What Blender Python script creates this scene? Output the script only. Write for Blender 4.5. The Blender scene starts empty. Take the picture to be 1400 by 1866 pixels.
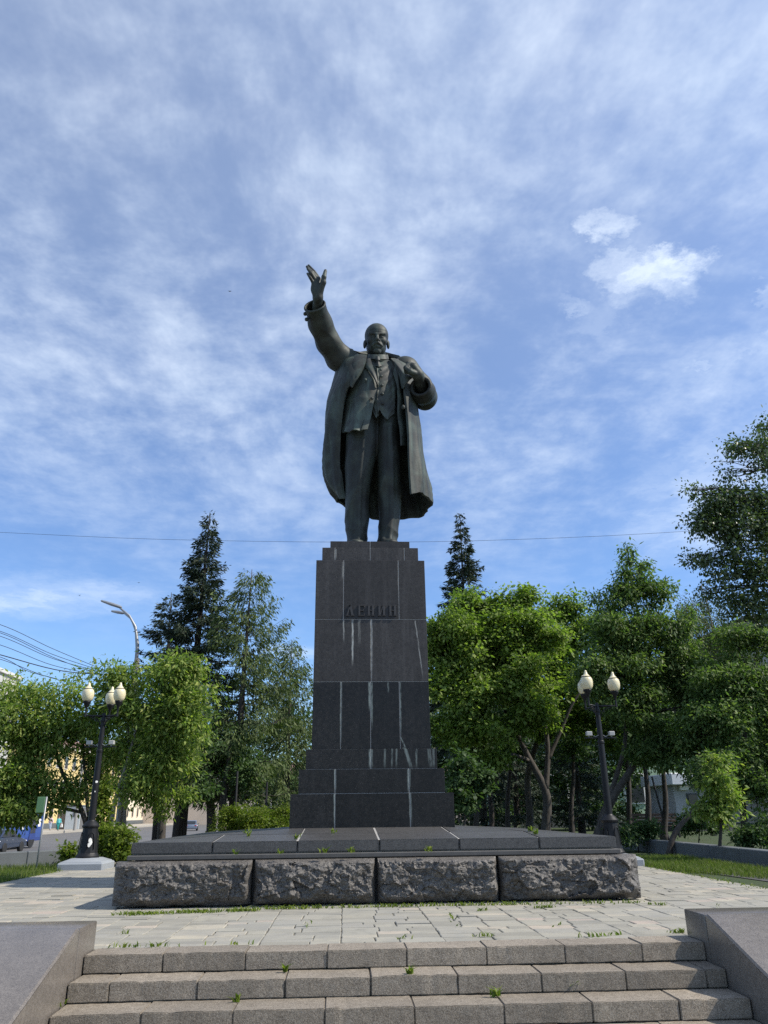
import bpy, bmesh, math, random, os
import numpy as np
from mathutils import Vector, Matrix, noise as mnoise

# ---------------------------------------------------------------- camera
YAW, PITCH, ROLL, CAM_H, FPX = 0.0537176, 0.3730225, -0.0118528, 1.1534519, 1398.184
IW, IH = 1400.0, 1866.0
scene = bpy.context.scene
COL = scene.collection

def cam_axes():
    cy, sy, cp, sp = math.cos(YAW), math.sin(YAW), math.cos(PITCH), math.sin(PITCH)
    f = Vector((sy * cp, cy * cp, sp)); r = Vector((cy, -sy, 0)); u = r.cross(f)
    c, s = math.cos(ROLL), math.sin(ROLL)
    return c * r + s * u, -s * r + c * u, f
CR, CU, CF = cam_axes()
CAM = Vector((0, 0, CAM_H))

cam_data = bpy.data.cameras.new("camera"); cam = bpy.data.objects.new("camera", cam_data); COL.objects.link(cam)
M = Matrix((CR, CU, -CF)).transposed().to_4x4(); M.translation = CAM
cam.matrix_world = M
cam_data.sensor_fit = 'VERTICAL'; cam_data.sensor_height = 36.0; cam_data.lens = 36.0 * FPX / IH
cam_data.clip_start = 0.05; cam_data.clip_end = 5000
scene.camera = cam

# ---------------------------------------------------------------- sun, sky, exposure
SUN_EL, SUN_AZ = math.radians(46), math.radians(-13)      # azimuth measured from +X towards +Y
sun_dir = Vector((math.cos(SUN_EL) * math.cos(SUN_AZ), math.cos(SUN_EL) * math.sin(SUN_AZ), math.sin(SUN_EL)))
ld = bpy.data.lights.new("sun", 'SUN'); ld.energy = 4.9; ld.angle = math.radians(0.53); ld.color = (1.0, 0.93, 0.82)
sun = bpy.data.objects.new("sun", ld); COL.objects.link(sun)
sun.rotation_euler = sun_dir.to_track_quat('Z', 'Y').to_euler(); sun.location = (30, -5, 40)

scene.view_settings.view_transform = 'Standard'; scene.view_settings.look = 'None'
scene.view_settings.exposure = 0.30; scene.view_settings.gamma = 1.0; scene.view_settings.use_curve_mapping = False
scene.render.engine = 'CYCLES'
scene.cycles.max_bounces = 6; scene.cycles.diffuse_bounces = 3; scene.cycles.glossy_bounces = 2
scene.cycles.transmission_bounces = 3; scene.cycles.transparent_max_bounces = 4
scene.cycles.use_denoising = False; scene.cycles.sample_clamp_indirect = 6.0

def pixel_ray(px, py):
    return CF + CR * ((px - IW / 2) / FPX) - CU * ((py - IH / 2) / FPX)
def at(px, py, Y):                       # the point seen at a pixel of the photograph, at distance Y
    d = pixel_ray(px, py); return CAM + d * (Y / d.y)
def on(px, py, z=0.0):                   # the point of the level z seen at a pixel
    d = pixel_ray(px, py); return CAM + d * ((z - CAM_H) / d.z)
def column(px, z, Y):                    # X of a point at height z and distance Y that shows in column px
    k = (px - IW / 2) / FPX
    base = Vector((0, Y, z)) - CAM
    return (k * base.dot(CF) - base.dot(CR)) / (CR.x - k * CF.x)

class N:                                 # small helper to write node trees
    def __init__(s, nt): s.nt = nt
    def new(s, typ, **kw):
        n = s.nt.nodes.new(typ)
        for k, v in kw.items(): setattr(n, k, v)
        return n
    def link(s, a, b): s.nt.links.new(a, b)
    def put(s, sock, v):
        if hasattr(v, 'is_output') or isinstance(v, bpy.types.NodeSocket): s.link(v, sock)
        else: sock.default_value = v
    def math(s, op, a, b=0.0, c=None, clamp=False):
        n = s.new('ShaderNodeMath', operation=op, use_clamp=clamp); s.put(n.inputs[0], a); s.put(n.inputs[1], b)
        if c is not None: s.put(n.inputs[2], c)
        return n.outputs[0]
    def vmath(s, op, a, b=(0, 0, 0)):
        n = s.new('ShaderNodeVectorMath', operation=op); s.put(n.inputs[0], a); s.put(n.inputs[1], b); return n.outputs[0]
    def noise(s, vec, scale, detail=4.0, rough=0.55, dist=0.0, out='Fac'):
        n = s.new('ShaderNodeTexNoise'); s.put(n.inputs['Vector'], vec); n.inputs['Scale'].default_value = scale
        n.inputs['Detail'].default_value = detail; n.inputs['Roughness'].default_value = rough; n.inputs['Distortion'].default_value = dist
        return n.outputs[out]
    def step(s, v, lo, hi, to0=0.0, to1=1.0):
        n = s.new('ShaderNodeMapRange', interpolation_type='SMOOTHSTEP'); s.put(n.inputs[0], v); s.put(n.inputs[1], lo); s.put(n.inputs[2], hi)
        s.put(n.inputs[3], to0); s.put(n.inputs[4], to1); return n.outputs[0]
    def mix(s, f, a, b, blend='MIX'):
        n = s.new('ShaderNodeMix', data_type='RGBA', blend_type=blend); s.put(n.inputs[0], f)
        for sock, v in ((n.inputs[6], a), (n.inputs[7], b)):
            s.put(sock, v if not (isinstance(v, tuple) and len(v) == 3) else (*v, 1.0))
        return n.outputs[2]
    def ramp(s, f, stops):
        n = s.new('ShaderNodeValToRGB'); s.put(n.inputs[0], f); e = n.color_ramp.elements
        while len(e) < len(stops): e.new(0.5)
        for el, (p, c) in zip(e, stops): el.position = p; el.color = (*c, 1.0)
        return n.outputs[0]
    def xyz(s, v):
        n = s.new('ShaderNodeSeparateXYZ'); s.put(n.inputs[0], v); return n.outputs
    def comb(s, x, y, z):
        n = s.new('ShaderNodeCombineXYZ'); s.put(n.inputs[0], x); s.put(n.inputs[1], y); s.put(n.inputs[2], z); return n.outputs[0]

def build_world():
    w = bpy.data.worlds.new("World"); scene.world = w; w.use_nodes = True
    w.cycles.sampling_method = 'NONE'
    nt = w.node_tree; nt.nodes.clear(); n = N(nt)
    sky = n.new('ShaderNodeTexSky', sky_type='NISHITA'); sky.sun_disc = False
    sky.sun_elevation = SUN_EL; sky.sun_rotation = math.pi / 2 - SUN_AZ
    sky.air_density = 1.0; sky.dust_density = 0.6; sky.ozone_density = 1.6; sky.altitude = 400
    d = n.new('ShaderNodeTexCoord').outputs['Generated']
    x, y, z = n.xyz(d)
    zc = n.math('ADD', n.math('MAXIMUM', z, 0.0), 0.10)
    u = n.math('DIVIDE', x, zc); v = n.math('DIVIDE', y, zc)
    flat = n.comb(u, v, 0.0)
    # thin high veil: broad patches broken up by finer wisps drawn out along the wind
    warp = n.noise(flat, 1.1, 2.0, 0.5, 0.0, 'Color')
    wv = n.vmath('ADD', flat, n.vmath('MULTIPLY', n.vmath('SUBTRACT', warp, (0.5, 0.5, 0.5)), (0.22, 0.22, 0.0)))
    st = n.new('ShaderNodeMapping'); n.link(wv, st.inputs[0]); st.inputs['Rotation'].default_value = (0, 0, math.radians(-18)); st.inputs['Scale'].default_value = (1.35, 0.80, 1)
    st.inputs['Location'].default_value = (3.1, 1.7, 0.4)
    broad = n.noise(st.outputs[0], 1.05, 2.0, 0.5)
    wisps = n.noise(st.outputs[0], 3.6, 5.0, 0.62, 0.0)
    fine = n.noise(wv, 11.0, 4.0, 0.62, 0.0)
    dens = n.math('ADD', n.math('MULTIPLY', broad, 0.44), n.math('ADD', n.math('MULTIPLY', wisps, 0.36), n.math('MULTIPLY', fine, 0.26)))
    low = n.step(z, 0.16, 0.50, 0.0, 1.0)                     # the veil thins out towards the horizon
    veil = n.math('MULTIPLY', n.step(dens, 0.41, 0.74), n.math('ADD', n.math('MULTIPLY', low, 0.57), 0.06))
    veil = n.math('ADD', veil, n.math('ADD', n.math('MULTIPLY', low, 0.10), n.step(z, 0.40, 0.80, 0.0, 0.12)))
    # a few small fair-weather clouds low on the right, and one bank on the left
    puff = None
    cw = n.noise(flat, 7.5, 7.0, 0.68, 0.0, 'Color'); cw2 = warp
    jig = n.vmath('ADD', n.vmath('MULTIPLY', n.vmath('SUBTRACT', cw, (0.5, 0.5, 0.5)), (0.24, 0.24, 0)),
                  n.vmath('MULTIPLY', n.vmath('SUBTRACT', cw2, (0.5, 0.5, 0.5)), (0.10, 0.10, 0)))
    jv = n.vmath('ADD', flat, jig)
    body = n.step(n.noise(jv, 6.0, 4.0, 0.6), 0.30, 0.66, 0.40, 1.0)
    for px, py, ru, rv, ang, amt in ((1128, 418, 0.052, 0.040, 20, 0.85), (1195, 510, 0.110, 0.066, 25, 0.9), (1254, 474, 0.058, 0.052, 0, 0.95), (1105, 590, 0.13, 0.08, 30, 0.30), (1050, 650, 0.12, 0.10, 30, 0.2), (1040, 555, 0.045, 0.03, 30, 0.4), (1140, 545, 0.06, 0.045, 20, 0.5),
                                     (1285, 668, 0.026, 0.022, 0, 0.6), (1338, 655, 0.035, 0.03, 0, 0.5), (1285, 620, 0.045, 0.035, 0, 0.25), (1402, 520, 0.03, 0.05, 0, 0.7), (1392, 605, 0.035, 0.04, 0, 0.6),
                                     (50, 1092, 0.50, 0.20, 0, 0.50), (545, 1187, 0.22, 0.10, 0, 0.35), (1385, 890, 0.34, 0.50, 0, 0.55)):
        dd = pixel_ray(px, py).normalized(); k = dd.z + 0.10
        mp = n.new('ShaderNodeMapping', vector_type='TEXTURE'); n.link(jv, mp.inputs[0]); mp.inputs['Location'].default_value = (dd.x / k, dd.y / k, 0)
        mp.inputs['Rotation'].default_value = (0, 0, math.radians(ang)); mp.inputs['Scale'].default_value = (ru, rv, 1)
        r = n.new('ShaderNodeVectorMath', operation='LENGTH'); n.link(mp.outputs[0], r.inputs[0])
        m = n.math('MULTIPLY', n.step(r.outputs['Value'], 1.50, 0.20), amt)
        puff = m if puff is None else n.math('MAXIMUM', puff, m)
    puff = n.math('MULTIPLY', puff, body)
    cloud = n.math('MAXIMUM', veil, puff, clamp=True)
    tint = n.mix(1.0, sky.outputs[0], (0.74, 0.92, 1.16), 'MULTIPLY')
    lit = n.mix(n.noise(jv, 5.0, 4.0, 0.5), (4.9, 5.8, 7.0), (6.3, 6.9, 7.8))
    col = n.mix(cloud, tint, lit)
    bg = n.new('ShaderNodeBackground'); n.link(col, bg.inputs[0]); bg.inputs[1].default_value = 0.135
    out = n.new('ShaderNodeOutputWorld'); n.link(bg.outputs[0], out.inputs[0])
build_world()

# ---------------------------------------------------------------- object helpers
def wloc(o):
    v = Vector((0, 0, 0))
    while o is not None: v = v + o.location; o = o.parent
    return v
def link(name, mesh, mat=None, parent=None, local=False):
    o = bpy.data.objects.new(name, mesh); COL.objects.link(o)
    if mat is not None: mesh.materials.append(mat)
    if parent is not None:
        o.parent = parent
        if not local: o.location = -wloc(parent)
    return o
def tag(o, label=None, cat=None, group=None, kind=None):
    if label: o['label'] = label
    if cat: o['category'] = cat
    if group: o['group'] = group
    if kind: o['kind'] = kind
    return o
def empty(name, loc, label=None, cat=None, group=None, rz=0.0):
    o = bpy.data.objects.new(name, None); COL.objects.link(o); o.location = loc; o.rotation_euler = (0, 0, rz)
    o.empty_display_size = 0.2
    return tag(o, label, cat, group)
def smooth(me):
    me.polygons.foreach_set('use_smooth', [True] * len(me.polygons)); return me
def mesh_arrays(name, V, F, sm=False):
    V = np.asarray(V, np.float32); F = np.asarray(F, np.int32); k = F.shape[1]
    me = bpy.data.meshes.new(name); me.vertices.add(len(V)); me.vertices.foreach_set('co', V.ravel())
    me.loops.add(F.size); me.loops.foreach_set('vertex_index', F.ravel())
    me.polygons.add(len(F)); me.polygons.foreach_set('loop_start', np.arange(0, F.size, k, dtype=np.int32))
    if sm: me.polygons.foreach_set('use_smooth', np.ones(len(F), bool))
    me.update(calc_edges=True); return me
def pydata(name, V, F, sm=False):
    me = bpy.data.meshes.new(name); me.from_pydata([tuple(v) for v in V], [], F); me.update()
    if sm: smooth(me)
    return me
class B:                                   # collects simple solids into one mesh
    def __init__(s): s.bm = bmesh.new()
    def box(s, x0, x1, y0, y1, z0, z1, bevel=0.0, seg=1):
        r = bmesh.ops.create_cube(s.bm, size=1.0); vs = r['verts']
        for v in vs: v.co = Vector(((x0 + x1) / 2 + v.co.x * (x1 - x0), (y0 + y1) / 2 + v.co.y * (y1 - y0), (z0 + z1) / 2 + v.co.z * (z1 - z0)))
        if bevel > 0:
            es = list({e for v in vs for e in v.link_edges})
            bmesh.ops.bevel(s.bm, geom=es, offset=bevel, segments=seg, affect='EDGES', profile=0.5)
        return s
    def tube(s, pts, radii, n=8, cap=True):
        pts = [Vector(p) for p in pts]
        if not hasattr(radii, '__len__'): radii = [radii] * len(pts)
        rings = []; up = None
        for i, p in enumerate(pts):
            t = (pts[min(i + 1, len(pts) - 1)] - pts[max(i - 1, 0)]).normalized()
            if up is None: up = t.orthogonal().normalized()
            up = (up - t * up.dot(t)).normalized(); w = t.cross(up)
            rings.append([s.bm.verts.new(p + (up * math.cos(2 * math.pi * k / n) + w * math.sin(2 * math.pi * k / n)) * radii[i]) for k in range(n)])
        for a, b in zip(rings, rings[1:]):
            for k in range(n): s.bm.faces.new((a[k], a[(k + 1) % n], b[(k + 1) % n], b[k]))
        if cap: s.bm.faces.new(rings[0][::-1]); s.bm.faces.new(rings[-1])
        return s
    def lathe(s, prof, c=(0, 0, 0), n=20, sides=None):
        rings = []
        for r, z in prof: rings.append([s.bm.verts.new((c[0] + r * math.cos(2 * math.pi * k / n), c[1] + r * math.sin(2 * math.pi * k / n), c[2] + z)) for k in range(n)])
        for a, b in zip(rings, rings[1:]):
            for k in range(n): s.bm.faces.new((a[k], a[(k + 1) % n], b[(k + 1) % n], b[k]))
        s.bm.faces.new(rings[0][::-1]); s.bm.faces.new(rings[-1]); return s
    def prism(s, poly, axis, a, b, bevel=0.0):     # poly in the two other axes, extruded along axis from a to b
        def mk(p, t):
            return {'x': (t, p[0], p[1]), 'y': (p[0], t, p[1]), 'z': (p[0], p[1], t)}[axis]
        va = [s.bm.verts.new(mk(p, a)) for p in poly]; vb = [s.bm.verts.new(mk(p, b)) for p in poly]
        fs = [s.bm.faces.new(va[::-1]), s.bm.faces.new(vb)]
        k = len(poly)
        for i in range(k): fs.append(s.bm.faces.new((va[i], va[(i + 1) % k], vb[(i + 1) % k], vb[i])))
        if bevel:
            es = list({e for f in fs for e in f.edges}); bmesh.ops.bevel(s.bm, geom=es, offset=bevel, segments=1, affect='EDGES')
        return s
    def ball(s, c, r, sub=2, scale=(1, 1, 1)):
        m = Matrix.Translation(c) @ Matrix.Diagonal((*scale, 1)); bmesh.ops.create_icosphere(s.bm, subdivisions=sub, radius=r, matrix=m); return s
    def mesh(s, name, sm=False):
        bmesh.ops.recalc_face_normals(s.bm, faces=s.bm.faces[:])
        me = bpy.data.meshes.new(name); s.bm.to_mesh(me); s.bm.free()
        if sm: smooth(me)
        return me
def autosmooth(me, deg=35):
    me.polygons.foreach_set('use_smooth', [True] * len(me.polygons)); me.set_sharp_from_angle(angle=math.radians(deg)); return me

# ---------------------------------------------------------------- materials
def new_mat(name):
    m = bpy.data.materials.new(name); m.use_nodes = True; nt = m.node_tree; nt.nodes.clear(); n = N(nt)
    out = n.new('ShaderNodeOutputMaterial'); bs = n.new('ShaderNodeBsdfPrincipled'); n.link(bs.outputs[0], out.inputs[0])
    return m, n, bs, out
def pos(n): return n.new('ShaderNodeNewGeometry').outputs['Position']
def obj_rand(n): return n.new('ShaderNodeObjectInfo').outputs['Random']
def bump(n, bs, h, strength=0.3, dist=0.01):
    b = n.new('ShaderNodeBump'); b.inputs['Strength'].default_value = strength; b.inputs['Distance'].default_value = dist
    n.put(b.inputs['Height'], h); n.link(b.outputs[0], bs.inputs['Normal'])

def plain(name, col, rough=0.6, metal=0.0, var=0.12, scale=6.0, bmp=0.0, spec=0.5):
    m, n, bs, _ = new_mat(name); p = pos(n)
    f = n.noise(p, scale, 5.0, 0.6)
    c = n.mix(f, tuple(v * (1 - var) for v in col), tuple(v * (1 + var) for v in col))
    n.link(c, bs.inputs['Base Color']); bs.inputs['Metallic'].default_value = metal; bs.inputs['Specular IOR Level'].default_value = spec
    n.put(bs.inputs['Roughness'], n.math('ADD', n.math('MULTIPLY', n.noise(p, scale * 2.3, 3.0), 0.25), rough - 0.12))
    if bmp: bump(n, bs, n.noise(p, scale * 8, 6.0, 0.65), bmp, 0.01)
    return m

def granite(name, dark, mid, light, scale, rough, bmp=0.15, blot=0.35, speck=0.0, streak=0.0, rnd=0.15, drips=None, drip_col=(0.42, 0.43, 0.40), spec=0.5, mottle=0.25):
    m, n, bs, _ = new_mat(name); p = pos(n)
    g = n.noise(p, scale, 6.0, 0.75)
    c = n.ramp(g, [(0.30, dark), (0.50, mid), (0.68, light)])
    vo = n.new('ShaderNodeTexVoronoi'); n.link(p, vo.inputs['Vector']); vo.inputs['Scale'].default_value = scale * 1.6
    cell = n.xyz(vo.outputs['Color'])[0]
    c = n.mix(n.step(cell, 0.80, 0.86, 0.0, 0.55), c, light); c = n.mix(n.step(cell, 0.22, 0.14, 0.0, 0.6), c, dark)
    mo = n.noise(p, 14.0, 5.0, 0.7); c = n.mix(n.math('MULTIPLY', n.step(mo, 0.45, 0.68), mottle), c, light); c = n.mix(n.math('MULTIPLY', n.step(mo, 0.48, 0.30), mottle), c, dark)
    b = n.noise(p, 1.6, 5.0, 0.6, 0.4)
    c = n.mix(n.math('MULTIPLY', n.step(b, 0.42, 0.75), blot), c, tuple(v * 0.45 for v in mid))
    if streak:                                   # vertical rain marks
        s = n.vmath('MULTIPLY', p, (7.0, 7.0, 0.5)); q = n.noise(s, 1.0, 5.0, 0.6)
        c = n.mix(n.math('MULTIPLY', n.step(q, 0.48, 0.70), streak), c, tuple(min(1, v * 2.0 + 0.02) for v in mid))
        q2 = n.noise(n.vmath('MULTIPLY', p, (4.0, 4.0, 0.35)), 1.3, 4.0, 0.6)
        c = n.mix(n.math('MULTIPLY', n.step(q2, 0.50, 0.72), streak * 0.8), c, tuple(v * 0.4 for v in dark))
    if speck:
        c = n.mix(n.step(n.noise(p, scale * 2.2, 2.0, 0.5), 0.70, 0.76, 0.0, speck), c, (0.55, 0.52, 0.48))
    if drips:                                    # lime run-offs below open joints
        px_, py_, pz_ = n.xyz(p); tot = None
        wob = n.math('MULTIPLY', n.math('SUBTRACT', n.noise(n.vmath('MULTIPLY', p, (0.0, 0.0, 1.0)), 6.0, 3.0), 0.5), 0.03)
        xw = n.math('ADD', px_, wob); grain = n.noise(n.vmath('MULTIPLY', p, (60, 60, 9)), 1.0, 4.0, 0.6)
        for x0, x1, za, zb, w, amt in drips:     # runs from (x0, za) down to (x1, zb)
            tz = n.math('DIVIDE', n.math('SUBTRACT', za, pz_), za - zb)
            xc = n.math('ADD', n.math('MULTIPLY', tz, x1 - x0), x0)
            dx = n.math('ABSOLUTE', n.math('SUBTRACT', xw, xc))
            mk = n.math('MULTIPLY', n.step(dx, w, w * 0.3), n.math('MULTIPLY', n.step(tz, -0.02, 0.0), n.step(tz, 1.0, 0.62)))
            mk = n.math('MULTIPLY', mk, n.math('MULTIPLY', n.step(grain, 0.28, 0.55), amt))
            tot = mk if tot is None else n.math('MAXIMUM', tot, mk)
        front = n.step(py_, 15.2, 15.0)
        c = n.mix(n.math('MULTIPLY', tot, front), c, drip_col)
    r = obj_rand(n); k = n.math('ADD', n.math('MULTIPLY', r, rnd * 2), 1.0 - rnd)
    c = n.mix(1.0, c, n.comb(k, k, k), 'MULTIPLY')
    n.link(c, bs.inputs['Base Color']); bs.inputs['Specular IOR Level'].default_value = spec
    n.put(bs.inputs['Roughness'], n.math('ADD', n.math('MULTIPLY', g, 0.22), rough - 0.11))
    bump(n, bs, n.math('ADD', g, n.noise(p, scale * 0.3, 5.0, 0.6)), bmp, 0.008)
    return m

def foliage(name, cols, trans=0.45, rough=0.55, clump=0.8, spec=0.25, gain=1.0):
    m, n, bs, out = new_mat(name)
    geo = n.new('ShaderNodeNewGeometry'); r = geo.outputs['Random Per Island']
    cols = [tuple(v * gain for v in c) for c in cols]
    base = n.ramp(r, [(i / (len(cols) - 1), c) for i, c in enumerate(cols)])
    f = n.noise(geo.outputs['Position'], clump, 3.0, 0.5)
    base = n.mix(n.step(f, 0.35, 0.70, 0.0, 0.22), base, tuple(v * 0.5 for v in cols[0]))
    n.link(base, bs.inputs['Base Color']); bs.inputs['Roughness'].default_value = rough; bs.inputs['Specular IOR Level'].default_value = spec
    tr = n.new('ShaderNodeBsdfTranslucent'); n.link(n.mix(1.0, base, (1.10, 1.35, 0.55), 'MULTIPLY'), tr.inputs[0])
    mx = n.new('ShaderNodeMixShader'); mx.inputs[0].default_value = trans
    n.link(bs.outputs[0], mx.inputs[1]); n.link(tr.outputs[0], mx.inputs[2]); n.link(mx.outputs[0], out.inputs[0])
    return m

def bark(name, a, b):
    m, n, bs, _ = new_mat(name); p = pos(n)
    q = n.noise(n.vmath('MULTIPLY', p, (9, 9, 1.6)), 1.6, 6.0, 0.65)
    n.link(n.ramp(q, [(0.3, a), (0.7, b)]), bs.inputs['Base Color']); bs.inputs['Roughness'].default_value = 0.9
    bump(n, bs, q, 0.6, 0.03); return m

# ---------------------------------------------------------------- the place's materials
DR = []
def drip(pxa, pya, pxb, pyb, Y, w, amt): 
    a = at(pxa, pya, Y); b = at(pxb, pyb, Y); DR.append((a.x, b.x, a.z, b.z, w, amt))
drip(643, 1130, 642.5, 1222, 14.02, 0.023, 0.74); drip(626.5, 1130, 626.5, 1172, 14.02, 0.018, 0.47); drip(677.2, 1130, 677, 1246, 14.02, 0.023, 0.70)
drip(757, 1132, 772, 1243, 14.02, 0.014, 0.43); drip(655, 1130, 655, 1180, 14.02, 0.034, 0.20)
drip(673, 1244, 674, 1300, 14.02, 0.025, 0.66); drip(677.5, 1244, 678, 1335, 14.02, 0.025, 0.74); drip(707.5, 1244, 708, 1264, 14.02, 0.021, 0.55)
drip(729, 1244, 730.5, 1350, 14.02, 0.023, 0.66); drip(622, 1243, 621, 1365, 14.02, 0.025, 0.47); drip(730.5, 1344, 742, 1368, 14.02, 0.018, 0.62)
drip(738, 1362, 751, 1404, 13.92, 0.040, 0.62); drip(702, 1365, 701, 1402, 13.92, 0.025, 0.47); drip(715, 1365, 714, 1402, 13.92, 0.021, 0.43); drip(723, 1365, 722.5, 1402, 13.92, 0.023, 0.51)
drip(759, 1365, 759, 1402, 13.92, 0.023, 0.47); drip(782, 1365, 786, 1402, 13.92, 0.046, 0.43); drip(790, 1365, 791, 1402, 13.92, 0.029, 0.39); drip(676, 1366, 676, 1403, 13.92, 0.046, 0.66)
drip(745.5, 1402, 745.5, 1446, 13.82, 0.037, 0.70); drip(747.5, 1446, 749, 1508, 13.7, 0.030, 0.55); drip(611, 1403, 611, 1446, 13.82, 0.025, 0.55); drip(610, 1448, 610, 1509, 13.7, 0.021, 0.47)
drip(612, 1001, 611, 1021, 14.13, 0.029, 0.39); drip(626, 1024, 625, 1060, 14.02, 0.034, 0.27); drip(726, 1024, 726.5, 1090, 14.02, 0.014, 0.39)

MAT = dict(
    ped_top=granite('weathered dark granite', (0.012, 0.011, 0.011), (0.025, 0.0235, 0.023), (0.050, 0.047, 0.045), 55, 0.55, 0.15, 0.5, 0.25, 0.35, 0.26, DR, spec=0.35, mottle=0.45),
    ped_low=granite('polished dark granite', (0.0035, 0.0035, 0.0035), (0.0085, 0.008, 0.0075), (0.030, 0.027, 0.024), 60, 0.36, 0.08, 0.4, 0.45, 0.16, 0.32, DR, (0.26, 0.31, 0.29), 0.28, 0.5),
    mortar=plain('lime mortar', (0.30, 0.29, 0.27), 0.9, 0, 0.25, 18),
    rock=granite('rock faced granite', (0.025, 0.022, 0.019), (0.078, 0.070, 0.062), (0.20, 0.185, 0.165), 60, 0.58, 1.0, 0.35, 0.6, 0.0, 0.10),
    slab=granite('worn granite slab', (0.025, 0.024, 0.023), (0.052, 0.050, 0.048), (0.10, 0.097, 0.093), 75, 0.45, 0.12, 0.3, 0.2, 0.0, 0.12),
    plate=plain('grey stone plate', (0.075, 0.073, 0.070), 0.8, 0, 0.3, 10, 0.2),
    step=granite('step granite', (0.095, 0.077, 0.057), (0.205, 0.173, 0.132), (0.36, 0.315, 0.255), 95, 0.80, 0.6, 0.35, 0.25, 0.0, 0.14),
    cheek=granite('cheek granite', (0.075, 0.065, 0.056), (0.130, 0.114, 0.098), (0.22, 0.195, 0.168), 120, 0.28, 0.12, 0.3, 0.2, 0.0, 0.05),
    letter=plain('letter granite', (0.030, 0.028, 0.027), 0.5, 0, 0.3, 30),  # pedestal stone made slightly paler: light on the letter edges put into the colour
    flag=None, joint=None,
    lampblack=plain('black lamp enamel', (0.009, 0.0095, 0.011), 0.5, 0.0, 0.25, 5, 0.1, 0.3),
    globe=None,
    concrete=plain('painted concrete', (0.25, 0.27, 0.29), 0.85, 0, 0.15, 4, 0.25),
    wallgrey=plain('grey wall stone', (0.095, 0.105, 0.11), 0.8, 0, 0.35, 3, 0.25),  # tree shade over the left wall is put into this darker, bluish tone
    bark=bark('grey bark', (0.028, 0.024, 0.020), (0.095, 0.082, 0.069)),
    bark_dark=bark('dark bark', (0.018, 0.015, 0.013), (0.075, 0.062, 0.052)),
    bark_pale=bark('pale bark', (0.12, 0.105, 0.09), (0.30, 0.27, 0.24)),
    steel=plain('galvanised steel', (0.30, 0.31, 0.32), 0.5, 0.5, 0.15, 6),
    polecrete=plain('pole concrete', (0.30, 0.29, 0.27), 0.9, 0, 0.15, 5, 0.2),
    white=plain('white plastic', (0.72, 0.72, 0.70), 0.5, 0, 0.06, 5),
    floodgrey=plain('floodlight housing', (0.36, 0.36, 0.34), 0.5, 0, 0.1, 5),
    paper=plain('torn paper', (0.75, 0.74, 0.70), 0.9, 0, 0.08, 40),
    glass=plain('dark glass', (0.02, 0.024, 0.028), 0.12, 0.0, 0.1, 2),
    rubber=plain('tyre rubber', (0.018, 0.018, 0.018), 0.8, 0, 0.1, 5),
    rim=plain('wheel rim', (0.35, 0.35, 0.36), 0.4, 0.6, 0.1, 5),
    cable=plain('black cable', (0.015, 0.015, 0.017), 0.7, 0, 0.1, 2),
    wood=plain('dark bench wood', (0.055, 0.030, 0.018), 0.7, 0, 0.3, 7, 0.2),
)
def flag_material():
    m, n, bs, _ = new_mat('paving stone'); p = pos(n)
    r = obj_rand(n); isl = n.new('ShaderNodeNewGeometry').outputs['Random Per Island']
    k = n.math('FRACT', n.math('ADD', n.math('MULTIPLY', isl, 7.3), n.math('MULTIPLY', r, 5.1)))
    c = n.ramp(k, [(0.0, (0.23, 0.216, 0.172)), (0.3, (0.29, 0.272, 0.215)), (0.55, (0.33, 0.308, 0.242)), (0.80, (0.285, 0.27, 0.225)), (0.93, (0.42, 0.375, 0.28)), (1.0, (0.40, 0.325, 0.26))])
    g = n.noise(p, 4.0, 6.0, 0.65, 0.5); c = n.mix(n.step(g, 0.40, 0.72, 0.0, 0.45), c, (0.20, 0.195, 0.175))
    g2 = n.noise(p, 45, 5.0, 0.7); c = n.mix(n.math('MULTIPLY', g2, 0.35), c, (0.19, 0.18, 0.165))
    g5 = n.noise(p, 1.7, 6.0, 0.7, 0.8); c = n.mix(n.step(g5, 0.52, 0.70, 0.0, 0.55), c, (0.155, 0.148, 0.12))
    g3 = n.noise(p, 0.7, 3.0, 0.5); c = n.mix(n.step(g3, 0.4, 0.75, 0.0, 0.3), c, (0.24, 0.245, 0.235))
    n.link(c, bs.inputs['Base Color']); bs.inputs['Roughness'].default_value = 0.82
    bump(n, bs, n.math('ADD', g2, n.noise(n.vmath('MULTIPLY', p, (3, 14, 1)), 3.0, 4.0)), 0.35, 0.008); return m
MAT['flag'] = flag_material()
def joint_material():
    m, n, bs, _ = new_mat('joint dirt'); p = pos(n)
    g = n.noise(p, 3.0, 5.0, 0.6); c = n.ramp(g, [(0.35, (0.075, 0.066, 0.05)), (0.6, (0.13, 0.12, 0.095)), (0.75, (0.06, 0.075, 0.025))])
    n.link(c, bs.inputs['Base Color']); bs.inputs['Roughness'].default_value = 0.95; bump(n, bs, n.noise(p, 60, 4), 0.5, 0.01); return m
MAT['joint'] = joint_material()
def globe_material():
    m, n, bs, _ = new_mat('cream lamp glass'); p = pos(n); g = n.noise(p, 5, 4)
    n.link(n.mix(g, (0.62, 0.54, 0.34), (0.72, 0.65, 0.44)), bs.inputs['Base Color']); bs.inputs['Roughness'].default_value = 0.28
    bs.inputs['Subsurface Weight'].default_value = 0.25; bs.inputs['Subsurface Radius'].default_value = (0.1, 0.09, 0.06); return m
MAT['globe'] = globe_material()
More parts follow.
